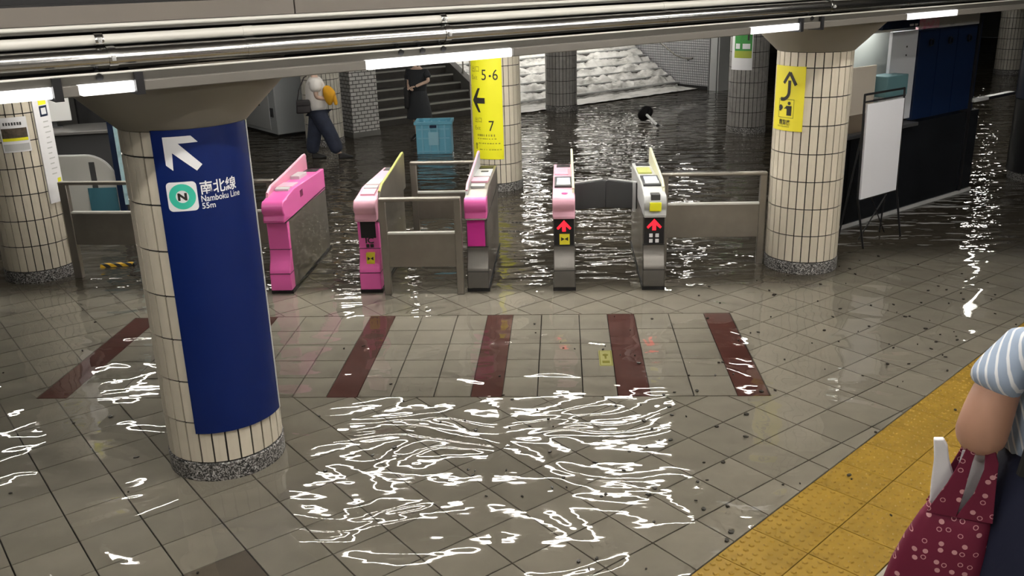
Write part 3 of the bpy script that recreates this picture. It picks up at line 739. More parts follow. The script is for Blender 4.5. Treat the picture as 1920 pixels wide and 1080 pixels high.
gate(-2.855, 'pink ticket gate beside the blue column sign, leftmost of the row', M_PINK, M_PINK, M_PINK, -1, PP, 'plain')
gate(-1.94, 'pink ticket gate with black display and yellow sticker on its front', M_PINK, M_PINKL, M_PINKL, 1, M_STEEL, 'screen')
gate(-0.855, 'steel ticket gate with plain magenta front plate', M_STEEL_D, M_PINK, M_STEEL, -1, M_GREYL, 'magenta')
g4, h_, L_ = gate(0.005, 'narrow ticket gate with red arrow display and pale pink top', M_STEEL_D, M_PINKL, M_PINKL, 1, M_CREAMFIN, 'red_pink')
g5, h_, L_ = gate(0.885, 'ticket gate with red arrow display and yellow tag, rightmost of the row', M_STEEL_D, M_GREYL, M_GREYL, 1, M_CREAMFIN, 'red_lime')
for g, s_ in ((g4, 1), (g5, -1)):
    x0 = s_*h_; x1 = s_*(0.44)
    MB().prism([(x0, 0.62), (x1, 0.64), (x1, 0.93), (x1-s_*0.03, 0.94), (x0, 0.90)], 0.85, 0.89, 'y').build('flap', M_GREYD, g, bevel=0.008)
    MB().tube([(x0, 0.87, 0.905), (x1-s_*0.03, 0.87, 0.945)], 0.011, 8).build('flap_edge', M_GREYL, g, smooth=True)
box('flap_hinge', M_GREYL, g5, -h_-0.05, -h_-0.015, 0.845, 0.90, 0.60, 0.91)

# steel fences closing the lanes
def fence(name, label, p0, p1, ztop, zp0, zp1, posts=(True, True), pw=0.07, top_m=None):
    d = Vector((p1[0]-p0[0], p1[1]-p0[1], 0)); L = d.length
    o = thing(name, label, 'fence', (p0[0], p0[1], 0), math.atan2(d.y, d.x), 'steel lane fences')
    for k, on_ in enumerate(posts):
        if on_: x = 0 if k == 0 else L-pw; box('post', M_STEEL, o, x, x+pw, -0.03, 0.03, 0, ztop-0.005, bevel=0.006)
    MB().box(0, L, -0.035, 0.035, ztop-0.035, ztop).build('top_rail', M_STEEL, o, bevel=0.01)
    pn = MB().box(pw*0.6, L-pw*0.6, -0.02, 0.02, zp0, zp1).build('sheet', M_STEEL, o, bevel=0.006)
    MB().box(pw*0.6, L-pw*0.6, -0.026, 0.026, zp1-0.012, zp1+0.006).build('sheet_rim', M_PIPEW, pn)
    return o
fence('lane_fence', 'steel fence across the front of the closed lane', (-1.79, 8.70), (-0.99, 8.70), 0.99, 0.29, 0.64)
fence('lane_fence', 'steel fence across the back of the closed lane', (-1.72, 10.25), (-0.98, 10.25), 1.045, 0.38, 0.695)
fence('lane_fence', 'steel fence between the rightmost gate and the right column', (1.03, 9.60), (2.12, 9.60), 1.0, 0.30, 0.67)
fence('lane_fence', 'steel fence between the left column and the blue sign column', (-5.32, 9.36), (-4.2, 9.30), 1.07, 0.38, 0.74, pw=0.09)
fence('lane_fence', 'steel fence between the blue sign column and the leftmost pink gate', (-4.2, 9.30), (-3.0, 9.30), 1.07, 0.38, 0.74)

# ================================================================== FAR STAIRS
RISE, TREAD, SA = 0.165, 0.31, 17.45
def flight(name, label, b0, b1, n, nos, m):
    o = sroot(name, label, 'staircase')
    for k in range(n):
        s_ = box('step', m, o, b0, b1, SA+k*TREAD, SA+(k+1)*TREAD+0.3, 0 if k < 1 else k*RISE-0.2, (k+1)*RISE)
        box('nosing', nos, s_, b0, b1, SA+k*TREAD-0.012, SA+k*TREAD+0.05, (k+1)*RISE-0.03, (k+1)*RISE+0.006)
    return o
flight('far_staircase', 'dark stairs with pale step edges behind the woman in dark clothes', 9.3, 12.55, 14, mat('nosing_pale', (0.34, 0.34, 0.31), 0.6), mat('wet_dark_step', (0.05, 0.046, 0.04), 0.4, var=0.3))
flight('far_staircase', 'wide stairs buried under white rushing water', 12.75, 19.0, 14, M_GREYL, M_WALLG)
o = sroot('stair_divider', 'low dark wall between the two far stair flights behind the exit sign column', 'wall')
MB().prism([(17.2, 0), (22.0, 0), (22.0, 2.6), (21.9, 2.6), (17.4, 0.35), (17.2, 0.3)], 12.56, 12.74, 'x').build('side', M_WALLG, o)
MB().tube([(12.65, 17.2, 0.9), (12.65, 17.5, 0.95), (12.65, 20.6, 2.6)], 0.022, 8).build('rail', M_STEEL, o)
for a_ in (17.3, 18.4, 19.5): MB().cyl((12.65, a_, 0.2+(a_-17.3)*0.53), (12.65, a_, 0.9+(a_-17.3)*0.53), 0.018, n=8).build('rail_post', M_STEEL, o)
# white water
from mathutils import noise as mn
mb = MB(); nx, ny = 150, 110
for j in range(ny+1):
    a_ = SA-0.75+j*(4.2+0.75)/ny
    for i in range(nx+1):
        b_ = 12.75+i*6.22/nx
        k = (a_-SA)/TREAD; fl_ = math.floor(k); fr_ = k-fl_
        z = max(0.0, (fl_+min(1.0, fr_*1.5))*RISE+RISE*0.55) if k > 0 else 0.03*max(0, 1+(a_-SA)/0.75)
        nz = mn.noise(Vector((b_*2.2, a_*3.0, 0)))*0.09 + mn.noise(Vector((b_*6, a_*8, 3)))*0.06 + mn.noise(Vector((b_*15, a_*17, 7)))*0.025
        mb.v.append((b_, a_, z+0.035+nz*min(1, max(0.15, k+0.6))))
for j in range(ny):
    for i in range(nx):
        q = j*(nx+1)+i; mb.f.append((q, q+1, q+nx+2, q+nx+1))
ca = mb.build('water_cascade', M_FOAM, smooth=True); ca.rotation_euler.z = PHI
stuff(tag(ca, 'white foaming flood water pouring down the wide far stairs', 'water'))
# walls beside the stairs
wl = struct(MB().box(0, 0.6, 0, 5.5, 0.10, 2.62).build('wall_stair_left', M_BRICKW, loc=S(8.7, 16.6), rotz=PHI))
MB().box(-0.012, 0.612, -0.012, 5.5, 0, 0.11).build('skirting', M_WALLG, wl)
ws = MB().prism([(0.35, 0.10), (1.55, 0.10), (1.75, 0.19), (6, 2.45), (6, 2.62), (0.35, 2.62)], 0, 0.35, 'x')
wr = struct(ws.build('wall_stair_right', M_MOSAIC, loc=S(19.02, 16.05), rotz=PHI))
sk = MB().prism([(0.33, 0), (1.62, 0), (1.75, 0.02), (6, 2.28), (6, 2.47), (1.73, 0.20), (1.55, 0.105), (0.33, 0.105)], -0.02, 0.34, 'x').build('skirting', M_BLACKM, wr)
box('end_pilaster', M_GREYL, wr, -0.03, 0.36, 0.0, 0.345, 0, 2.62)
for yy in (0.04, 0.30): box('pilaster_edge', M_GREYD, wr, -0.036, -0.028, yy, yy+0.03, 0, 2.62)
hr = sroot('handrail', 'dark metal handrail on the white mosaic stair wall', 'handrail')
MB().tube([(18.93, 16.9, 0.80), (18.93, 17.25, 0.80), (18.93, 17.5, 0.86), (18.93, 18.6, 1.45), (18.93, 20.4, 2.40)], 0.024, 10).build('rail', M_STEEL_D, hr, smooth=True)
for a_, z in ((17.1, 0.80), (18.4, 1.34), (19.7, 2.03)): MB().tube([(18.93, a_, z), (18.97, a_, z-0.06), (19.03, a_, z-0.06)], 0.012, 8).build('bracket', M_STEEL_D, hr)

# ================================================================== FLOOD WATER
def outline():
    # world polygon: from beyond the left edge round to the tactile strip and back
    pts = []
    for k in range(60):
        d = 1.2+k*0.30; wob = 0.05*sin(k*1.7)+0.05*sin(k*0.63+1)
        p = YN*(YEDGE-0.004) + YD*d; pts.append((p.x, p.y))
    return pts
e = outline()
me = bpy.data.meshes.new('flood_water')
pts = [(-12, 1.2)] + e + [(34, 22), (30, 32), (12, 38), (-14, 24)]
bm = bmesh.new(); vs = [bm.verts.new((x, y, 0.008)) for x, y in pts]; bm.faces.new(vs); bmesh.ops.recalc_face_normals(bm, faces=bm.faces)
bmesh.ops.triangulate(bm, faces=bm.faces)
for f_ in bm.faces:
    if f_.normal.z < 0: f_.normal_flip()
bm.to_mesh(me); bm.free(); me.materials.append(M_WATER)
wt = obj('flood_water', me); stuff(tag(wt, 'rippled flood water covering the floor, dark beyond the gates', 'water'))

# ================================================================== LAMPS
def lamp(x, y, L, ang=0.0, z=2.56, m=None, grp='ceiling lamps over the gates', where='above the ticket gates', n=0):
    o = thing('ceiling_lamp', 'white fluorescent ceiling lamp '+where, 'lamp', (x, y, z), ang, grp)
    MB().prism([(-0.09, 0.06), (0.09, 0.06), (0.05, 0.02), (-0.05, 0.02)], -L/2, L/2, 'x').build('housing', M_WHITE, o)
    MB().cyl((-L/2+0.03, 0, 0), (L/2-0.03, 0, 0), 0.027, n=6, caps=False).build('tube', m or M_TUBE, o, smooth=True)
    for s_ in (-1, 1): box('socket', M_WHITE, o, s_*L/2-0.02, s_*L/2+0.02, -0.03, 0.03, -0.035, 0.03)
    return o
for y in (8.5, 9.45, 10.4, 11.3):
    for x in (-1.92, 0.30): lamp(x, y, 2.1)
for x, y, an, ll in ((-4.55, 9.4, pi/2, 2.4), (-4.2, 6.9, 0, 1.6), (-7.2, 10.8, pi/2, 3.0), (-6.2, 12.2, 0, 2.0)): lamp(x, y, ll, an, grp='ceiling lamps over the left office', where='above the left office')  # the one nearest the front column is added to brighten that floor
for x, y, an in ((-0.55, 18.4, pi/2), (2.5, 18.4, pi/2), (2.6, 12.7, pi/2.01), (-3.2, 15.4, 0), (-6.4, 16.4, 0)): lamp(x, y, 3.2 if an == pi/2 else 1.6, an, grp='ceiling lamps over the far water', where='above the water behind the gates')
for b_, a_ in ((15.4, 7.2), (18.2, 8.6), (21.5, 10.0), (27, 13.0), (10.6, 7.6)):
    p = S(b_, a_); lamp(p.x, p.y, 1.6, rad(66) if b_ > 12 else PHI, grp='ceiling lamps beyond the booth', where='over the passage beyond the booth')
for b_, a_ in ((13.6, 18.0), (15.6, 18.2), (17.7, 18.0), (14.5, 19.2), (17.0, 19.2)): p = S(b_, a_); lamp(p.x, p.y, 2.0, PHI, grp='ceiling lamps over the stairs', where='over the flooded stairs')
for b_, a_ in ((-1.0, 1.6), (3.2, 1.6), (7.4, 0.6), (-0.5, -3.0), (4.0, -3.4), (8.5, -3.2), (12.5, -3.0), (9.5, -5.8), (13.5, -5.6), (-3.6, 3.0), (0.6, 2.9), (4.4, 2.9), (8.2, 2.7)):  # unseen high lamps, most added to brighten booth front and near floor
    p = S(b_, a_); lamp(p.x, p.y, 2.2, PHI, z=4.36, m=M_TUBEH, grp='unseen high lamps, most added for brightness', where='out of view over the near stairs, in a set mostly added to brighten booth and floor')

# ================================================================== RIGHT BOOTH
bo = sroot('service_booth', 'service booth with dark lower wall and navy upper wall on the right', 'booth', 0, 6.15)
box('lower_wall', M_DARKWALL, bo, 9.62, 12.62, 0.0, 0.12, 0.04, 1.12)
box('side_wall', M_DARKWALL, bo, 9.55, 9.67, 0.0, 0.9, 0.04, 1.12)
box('far_side_wall', M_NAVY, bo, 12.5, 12.62, 0.1, 0.9, 0.04, 2.42)
box('skirting', M_GREYL, bo, 9.5, 12.64, -0.02, 0.10, 0, 0.05)
box('counter_slab', M_GREYD, bo, 9.42, 10.9, -0.12, 0.35, 1.11, 1.155, bevel=0.008)
for s0, s1 in ((10.93, 11.37), (11.38, 11.82), (11.83, 12.30)):
    p = box('navy_panel', M_NAVY, bo, s0, s1, 0.0, 0.06, 1.16, 2.235)
    c = (s0+s1)/2
    MB().patch(0.035, 0.047, -pi, pi, 0, 0.02, n=20).build('ring_pull', M_BLACK, p, loc=(c, -0.02, 2.08)).rotation_euler.x = pi/2
box('fascia', M_GREYL, bo, 11.32, 12.30, -0.01, 0.1, 2.245, 2.45)
box('edge_post', M_BLACK, bo, 12.30, 12.36, -0.02, 0.1, 0.04, 2.5)
box('poster_pink', mat('poster_pink', (0.72, 0.22, 0.36), 0.5, c2=(0.66, 0.62, 0.62), scale=9), bo, 10.84, 11.30, -0.02, 0.02, 2.25, 2.5)
ds = box('header_sign', M_NAVY, bo, 10.05, 10.83, -0.03, 0.03, 2.285, 2.5)
box('sign_mark', M_PRINTW, ds, 10.62, 10.70, -0.034, -0.028, 2.30, 2.325); box('sign_mark', M_PRINTW, ds, 10.73, 10.79, -0.034, -0.028, 2.30, 2.325)
box('white_board', mat('booth_white', (0.58, 0.60, 0.64), 0.5), bo, 10.36, 10.915, 0.02, 0.06, 1.19, 2.245)
for z in (1.95, 2.05): box('pin', M_BLACK, bo, 10.68, 10.70, 0.015, 0.025, z, z+0.02)
box('glass_back', mat('booth_interior', (0.50, 0.55, 0.53), 0.6), bo, 10.05, 11.7, 0.5, 0.54, 1.15, 2.5)
box('window_header', M_WHITE, bo, 9.62, 10.36, 0.03, 0.09, 2.25, 2.32)
MB().box(0, 0.44, 0, 0.25, 0, 0.24).build('ticket_unit', M_TEALBOX, bo, bevel=0.01, loc=(10.05, -0.16, 1.53))
box('unit_stand', M_GREYL, bo, 10.15, 10.4, -0.1, 0.0, 1.15, 1.53)
box('beige_board', M_BEIGE, bo, 9.56, 10.03, -0.02, 0.02, 1.36, 1.90, bevel=0.006)
box('brown_ledge', mat('brown_ledge', (0.16, 0.125, 0.09), 0.5), bo, 9.56, 10.05, -0.02, 0.06, 1.15, 1.36)
box('back_wall', M_WALLG, bo, 10.2, 12.62, 0.85, 0.93, 0.04, 2.45)
box('ledge_lit_half', M_GREYL, bo, 12.36, 12.75, -0.05, 0.05, 1.235, 1.275, bevel=0.006)  # pale colour stands for the lit half of the ledge
box('ledge', M_BLACK, bo, 12.75, 13.5, -0.05, 0.05, 1.235, 1.275, bevel=0.006)  # same ledge, its unlit half coloured black
p = S(10.45, 6.42); lamp(p.x, p.y, 0.6, PHI, z=2.42, grp='booth lamp', where='inside the service booth')
# far wall pieces right of booth
fw_ = sroot('notice_board', 'white notice board over grey panelling far behind the booth', 'board', 24.6, 14.0)
box('panel', M_WHITE, fw_, -1.6, 1.3, 0, 0.06, 1.62, 2.55); box('lower_panel', mat('far_grey_panel', (0.42, 0.43, 0.42), 0.6), fw_, -1.6, 1.3, 0, 0.06, 0.80, 1.58); box('base', M_WALLG, fw_, -1.6, 1.3, 0.0, 0.10, 0, 0.80)

# white board on a folding easel
ez = sroot('easel_board', 'blank white board on a black folding easel beside the right column', 'easel', 8.86, 5.50)
MB().prism([(0.03, 0.60), (0.72, 0.60), (0.70, 1.62), (0.0, 1.62)], -0.02, 0.0, 'y').build('white_sheet', mat('board_white', (0.74, 0.75, 0.80), 0.5), ez)
for x0, x1 in ((-0.02, 0.24), (0.735, 0.99)):
    MB().tube([(x0, 0.01, 1.72), (x0+0.025, 0.0, 0.62), (x1, 0.02, 0.0)], 0.012, 8).build('front_leg', M_BLACK, ez)
MB().tube([(-0.02, 0.01, 1.72), (0.735, 0.01, 1.72)], 0.012, 8).build('top_bar', M_BLACK, ez)
MB().tube([(-0.02, 0.0, 1.645), (0.735, 0.0, 1.645)], 0.010, 8).build('cross_bar', M_BLACK, ez)
MB().tube([(0.02, 0.0, 0.59), (0.75, 0.0, 0.59)], 0.012, 8).build('ledge', M_BLACK, ez)
for x0, x1 in ((0.06, 0.12), (0.66, 0.98), ):
    MB().tube([(x0, 0.03, 1.45), (x1, 0.28, 0.0)], 0.010, 8).build('rear_leg', M_BLACK, ez)
MB().tube([(0.30, 0.02, 0.58), (0.86, 0.15, 0.05)], 0.008, 6).build('brace', M_BLACK, ez); MB().tube([(0.62, 0.02, 0.58), (0.33, 0.15, 0.05)], 0.008, 6).build('brace', M_BLACK, ez)

# ================================================================== LEFT OFFICE
co = thing('office_counter', 'dark grey office counter behind the left fence', 'counter', (-6.9, 12.6, 0), rad(14))
box('front', mat('counter_charcoal', (0.05, 0.05, 0.052), 0.5), co, -0.6, 1.42, 0, 0.7, 0, 1.06)
box('top_slab', mat('counter_top', (0.16, 0.155, 0.15), 0.3), co, -0.7, 1.46, -0.06, 0.76, 1.06, 1.11, bevel=0.01)
box('notice', M_WHITE, co, 1.22, 1.36, -0.01, 0.0, 0.72, 1.0)
mo = thing('monitor', 'white office monitor standing edge-on upon the left counter', 'monitor', (-7.33, 13.05, 1.11), rad(-60))
box('case', M_WHITE, mo, -0.03, 0.06, -0.25, 0.25, 0.08, 0.75, bevel=0.01); box('stand', M_GREYD, mo, -0.02, 0.02, -0.05, 0.05, 0.0, 0.1); box('foot', M_GREYD, mo, -0.1, 0.1, -0.12, 0.12, 0.0, 0.012)
pp = thing('paper_stack', 'white stack of paper on the left office counter', 'paper', (-6.3, 12.95, 1.11), rad(12))
for k in range(4): MB().box(-0.15, 0.15, -0.1, 0.1, k*0.025, k*0.025+0.022).build('sheaf', M_WHITE, pp).rotation_euler.z = random.uniform(-.05, .05)
ch = thing('office_chair', 'black office chair with rounded back behind the left counter', 'chair', (-7.0, 13.75, 0), rad(20))
MB().prism([(0.30*cos(rad(a)), 1.45+0.30*sin(rad(a))) for a in range(0, 181, 15)]+[(-0.30, 0.75), (0.30, 0.75)], -0.05, 0.05, 'y').build('backrest', M_BLACKM, ch, bevel=0.03)
box('seat', M_BLACKM, ch, -0.26, 0.26, 0.0, 0.5, 0.55, 0.63, bevel=0.03); MB().cyl((0, 0.2, 0.08), (0, 0.2, 0.56), 0.03).build('gas_post', M_GREYD, ch)
for k in range(5): MB().cyl((0, 0.2, 0.10), (0.3*cos(k*1.257), 0.2+0.3*sin(k*1.257), 0.05), 0.02, n=8).build('foot', M_GREYD, ch)
# rounded grey partition with window, teal panel, pale acrylic post
pa = thing('partition_panel', 'pale grey partition with rounded top corner behind the left fence', 'partition', (-6.35, 10.9, 0), rad(3))
rp = [(0, 0), (0.86, 0), (0.86, 0.72)]+[(0.52+0.34*cos(rad(a)), 0.74+0.32*sin(rad(a))) for a in range(0, 91, 10)]+[(0, 1.06)]
MB().prism(rp, 0, 0.04, 'y').build('panel', mat('partition_grey', (0.55, 0.55, 0.52), 0.5), pa, bevel=0.004)
MB().tube([(x, 0.02, z) for x, z in rp[2:]], 0.014, 8).build('rim', M_GREYL, pa, smooth=True)
box('inner_stripe', M_GREYD, pa, 0.56, 0.63, -0.004, 0.0, 0.6, 0.98)
box('teal_sheet', mat('teal_sheet', (0.05, 0.17, 0.23), 0.5), pa, 0.50, 0.85, -0.012, -0.002, 0.28, 0.66)
gp = thing('acrylic_post', 'pale blue acrylic post with dark edge beside the blue sign column', 'post', (-5.42, 10.9, 0), 0)
box('acrylic', mat('pale_acrylic', (0.55, 0.82, 0.92), 0.25, var=0.3, scale=8), gp, 0.02, 0.10, 0, 0.05, 0.45, 1.62); box('dark_edge', M_NAVY, gp, -0.05, 0.02, 0, 0.05, 0.0, 1.62); box('foot_plate', M_GREYD, gp, -0.1, 0.15, -0.06, 0.11, 0, 0.02)
hz = thing('hazard_strip', 'low yellow and black hazard strip on the floor near the blue column', 'floor strip', (-5.05, 9.78, 0), rad(8))
MB().prism([(-0.05, 0), (0.05, 0), (0.03, 0.035), (-0.03, 0.035)], -0.18, 0.18, 'x').build('ramp', M_HAZ, hz); box('end_cap', M_BLACK, hz, 0.18, 0.20, -0.05, 0.05, 0, 0.036)
# white cabinet machine in the back
vm = sroot('white_cabinet', 'white cabinet machine standing behind the blue sign column', 'cabinet', 7.66, 17.88)
MB().box(0, 0.62, 0, 1.9, 0.05, 1.95).build('case', mat('cabinet_white', (0.44, 0.46, 0.47), 0.4), vm, bevel=0.015)
box('plinth', M_BLACK, vm, 0.02, 0.60, 0.02, 1.88, 0, 0.05)
box('door_panel', mat('cabinet_door', (0.50, 0.51, 0.51), 0.4), vm, -0.012, 0.0, 0.30, 1.85, 0.12, 1.85, bevel=0.006)
box('dispenser_slot', M_BLACK, vm, -0.022, 0.0, 0.75, 1.25, 0.58, 0.82); box('lock_plate', M_GREYD, vm, -0.02, 0.0, 0.12, 0.24, 0.40, 0.58); box('coin_panel', M_GREYD, vm, -0.02, 0.0, 0.22, 0.40, 0.86, 1.0)
dw = sroot('dark_infill', 'narrow dark door leaf added in the dark gap between the far column and the brick tiled wall', 'infill', 8.28, 17.1)  # dark sheet added to stand for the dark gap here
box('leaf', M_NAVY, dw, 0, 0.40, 0, 0.06, 0.02, 2.4); box('handle', M_STEEL, dw, 0.34, 0.37, -0.05, 0.0, 0.95, 1.1)

# ================================================================== SMALL THINGS
# floor sticker
fs = thing('floor_sticker', 'small pale yellow sticker beside a red floor stripe', 'sticker', (0.335, 7.04, 0.0005))
box('sheet', mat('sticker_yellow', (0.62, 0.60, 0.24), 0.5), fs, -0.055, 0.055, -0.16, 0.16, 0, 0.002)
printed('sticker_mark', merge(frame(-0.05, -0.15, 0.05, 0.15, 0.006), disc(0.0, 0.06, 0.024), rect(-0.008, -0.02, 0.008, 0.05), rect(-0.03, -0.11, 0.03, -0.06)), M_PRINTG, fs, lambda u, v: Vector((u, v, 0.0027)))
# blue crate
cr = thing('plastic_crate', 'blue plastic folding crate floating behind the woman in dark clothes', 'crate', (-2.30, 16.6, 0), rad(2))
cw, cdp, chh = 0.31, 0.22, 0.56
for s_ in (-1, 1):
    RB = mat('crate_rib', (0.22, 0.50, 0.64), 0.35); o = MB().prism([(-cw+0.03, 0.0), (cw-0.03, 0.0), (cw, chh), (-cw, chh)], s_*cdp-0.012, s_*cdp+0.012, 'y').build('long_wall', M_CRATE, cr)
    for k in (-0.2, -0.07, 0.07, 0.2): box('rib', RB, o, k-0.012, k+0.012, s_*cdp-0.028, s_*cdp+0.028, 0.02, chh-0.02)
    for z in (0.04, 0.28, 0.44): box('rib', RB, o, -cw+0.03, cw-0.03, s_*cdp-0.026, s_*cdp+0.026, z, z+0.02)
    o = MB().prism([(-cdp, 0.0), (cdp, 0.0), (cdp, chh), (-cdp, chh)], s_*(cw-0.012)-0.012, s_*(cw-0.012)+0.012, 'x').build('short_wall', M_CRATE, cr)
box('bottom', M_CRATE, cr, -cw+0.03, cw-0.03, -cdp, cdp, 0.0, 0.02)
rim = MB(); rim.box(-cw-0.03, cw+0.03, -cdp-0.035, -cdp+0.01, chh-0.03, chh+0.02).box(-cw-0.03, cw+0.03, cdp-0.01, cdp+0.035, chh-0.03, chh+0.02).box(-cw-0.03, -cw+0.02, -cdp, cdp, chh-0.03, chh+0.02).box(cw-0.02, cw+0.03, -cdp, cdp, chh-0.03, chh+0.02)
rim.build('rim', M_CRATE, cr, bevel=0.006)
box('label_holder', mat('crate_label', (0.30, 0.56, 0.68), 0.4), cr, -0.09, 0.09, -cdp-0.035, -cdp-0.02, 0.17, 0.40); box('handle_slot', M_NAVY, cr, -0.06, 0.06, -cdp-0.04, -cdp-0.02, 0.48, 0.52)
# tipped barrier post in the water
bp = thing('tipped_post', 'tipped over post with black round base lying in the water', 'post', (1.74, 19.6, 0.0))
ax = Vector((0.40, -0.80, -0.36)).normalized(); b0 = Vector((0, 0, 0.18))
MB().cyl(b0-ax*0.035, b0, 0.17, 0.17, n=28).cyl(b0, b0+ax*0.05, 0.16, 0.06, n=28).build('base', M_BLACK, bp, smooth=True)
MB().cyl(b0+ax*0.03, b0+ax*0.50, 0.030, n=14).build('pole', M_WHITE, bp, smooth=True); MB().cyl(b0+ax*0.50, b0+ax*0.56, 0.042, n=16).build('head', M_BLACK, bp, smooth=True)
# leaves and grit carried in by the water
mb = MB(); rnd = random.Random(11)
for k in range(210):
    u = rnd.random(); d = rnd.uniform(3.0, 9.5); off = -abs(rnd.gauss(0, 1.6))-0.02
    if k < 150: p = YN*(YEDGE+rnd.uniform(0.0, 0.3)*(rnd.random() < 0.15)*2+off) + YD*d
    else: p = Vector((rnd.uniform(-5.5, 3), rnd.uniform(3.9, 8.0), 0))
    r_ = rnd.uniform(0.006, 0.02); t = rnd.uniform(0, pi); s_ = rnd.uniform(0.35, 0.9)
    pts_ = [(p.x+r_*(cos(t)*cos(a)-s_*sin(t)*sin(a)), p.y+r_*(sin(t)*cos(a)+s_*cos(t)*sin(a))) for a in (0, 1.1, 2.2, 3.3, 4.4, 5.4)]
    mb.prism(pts_, 0.006, 0.011+rnd.uniform(0, 0.004), 'z')
stuff(tag(mb.build('leaf_debris', mat('wet_leaf', (0.022, 0.018, 0.012), 0.5)), 'scattered dark leaf bits and grit on the wet floor', 'debris'))

# ================================================================== PEOPLE
def body_pts(h=1.66, stance=((-0.12, 0.10, 0.06), (0.12, -0.12, 0.06)), knees=None, arms=None, lean=0.0, f=1.0):
    """joints in local frame (x right, y forward); returns points and edges for one continuous skin body"""
    k = h/1.70
    P = [(0, 0, 0.93*k, (0.135*f, 0.10*f)), (0, 0.005+lean*0.3, 1.10*k, (0.12*f, 0.09*f)), (0, lean*0.7, 1.28*k, (0.145*f, 0.10*f)), (0, lean, 1.41*k, (0.09*f, 0.07*f)),
         (0, lean, 1.48*k, 0.050), (0, lean+0.015, 1.56*k, 0.075), (0, lean+0.02, 1.645*k, 0.075)]
    Ed = chain(7)
    return P, Ed, k
def head_parts(root, x, y, z, m_skin, yaw=0.0, hair_m=None, hair_long=False):
    hd = bpy.data.objects.new('head', None)
    bm = bmesh.new(); bmesh.ops.create_uvsphere(bm, u_segments=24, v_segments=18, radius=1.0)
    for v in bm.verts:
        c = v.co
        wd = 0.074*(1-0.22*max(0, -c.z)); v.co = Vector((c.x*wd, c.y*0.094, c.z*0.115))
        if c.y > 0 and c.z < -0.02: v.co.y *= 0.97
    me = bpy.data.meshes.new('head'); bm.to_mesh(me); bm.free(); me.materials.append(m_skin)
    for p in me.polygons: p.use_smooth = True
    bpy.data.objects.remove(hd)
    h = obj('head', me, root, loc=(x, y, z), rotz=yaw)
    MB().prism([(0.088, 0.012), (0.112, -0.022), (0.09, -0.03)], -0.012, 0.012, 'x').build('nose', m_skin, h, bevel=0.005)
    for s_ in (-1, 1):
        MB().lathe([(0.004, -0.006), (0.011, 0.0), (0.004, 0.006)], n=12).build('eye', M_BLACK, h, loc=(s_*0.03, 0.083, 0.012))
        MB().lathe([(0.006, -0.03), (0.018, -0.008), (0.02, 0.012), (0.008, 0.03)], n=10).build('ear', m_skin, h, loc=(s_*0.073, 0.0, -0.005))
    MB().box(-0.024, 0.024, 0.080, 0.092, -0.056, -0.048).build('mouth', mat('lips', (0.42, 0.13, 0.11), 0.5), h, bevel=0.003)
    bm = bmesh.new(); bmesh.ops.create_uvsphere(bm, u_segments=24, v_segments=16, radius=1.0)
    for v in bm.verts: v.co = Vector((v.co.x*0.086, v.co.y*0.100-0.016, v.co.z*(0.112 if v.co.z > 0 else (0.20 if hair_long else 0.11))+0.022))
    bmesh.ops.delete(bm, geom=[v for v in bm.verts if v.co.y > 0.045 and v.co.z < 0.07], context='VERTS')
    me = bpy.data.meshes.new('hair'); bm.to_mesh(me); bm.free(); me.materials.append(hair_m or M_HAIR)
    for p in me.polygons: p.use_smooth = True
    hr_ = obj('hair', me, h); so = hr_.modifiers.new('s', 'SOLIDIFY'); so.thickness = 0.012
    return h
def hand(root, wrist, dirv, palm_n, m_skin, name='hand', curl=0.5, side=1):
    """palm and five separate fingers, in one skinned mesh per chain joined at the palm"""
    d = Vector(dirv).normalized(); n_ = Vector(palm_n); n_ = (n_-d*n_.dot(d)).normalized(); s_ = d.cross(n_)*side
    w0 = Vector(wrist); pts, ed = [], []
    def put(p, r_): pts.append((p.x, p.y, p.z, r_)); return len(pts)-1
    a = put(w0, (0.024, 0.017)); b_ = put(w0+d*0.05, (0.034, 0.014)); ed.append((a, b_))
    for k, (off, ln_) in enumerate(((-0.030, 0.062), (-0.010, 0.075), (0.010, 0.070), (0.029, 0.055))):
        q = w0+d*0.085+s_*off; i0 = put(q, 0.0095); ed.append((b_, i0)); dd = d.copy()
        for j in range(3):
            ang = curl*(0.45+0.25*j); dd = (dd*cos(ang)+n_*sin(ang)).normalized(); q = q+dd*ln_*(0.42, 0.33, 0.25)[j]
            i1 = put(q, 0.0085-0.0008*j); ed.append((i0, i1)); i0 = i1
    q = w0+d*0.03-s_*0.032; i0 = put(q, 0.011); ed.append((a, i0))
    for j in range(2):
        q = q+(d*0.8-s_*(0.6-0.5*j)+n_*0.5*curl).normalized()*0.032; i1 = put(q, 0.0095); ed.append((i0, i1)); i0 = i1
    return skin(name, pts, ed, m_skin, root, 1)

def shoe(root, x, y, z, yaw, m=M_BLACK):
    return MB().prism([(-0.07, 0.0), (0.18, 0.0), (0.19, 0.03), (0.10, 0.065), (0.02, 0.10), (-0.07, 0.10)], -0.04, 0.04, 'x').build('shoe', m, root, bevel=0.015, loc=(x, y, z), rotz=yaw)

# --- walking person, white shirt, dark wide trousers (seen from behind, moving right)
p1 = thing('person', 'person in white shirt and wide dark trousers walking through the far water', 'person', (-4.28, 16.15, 0), rad(-75))
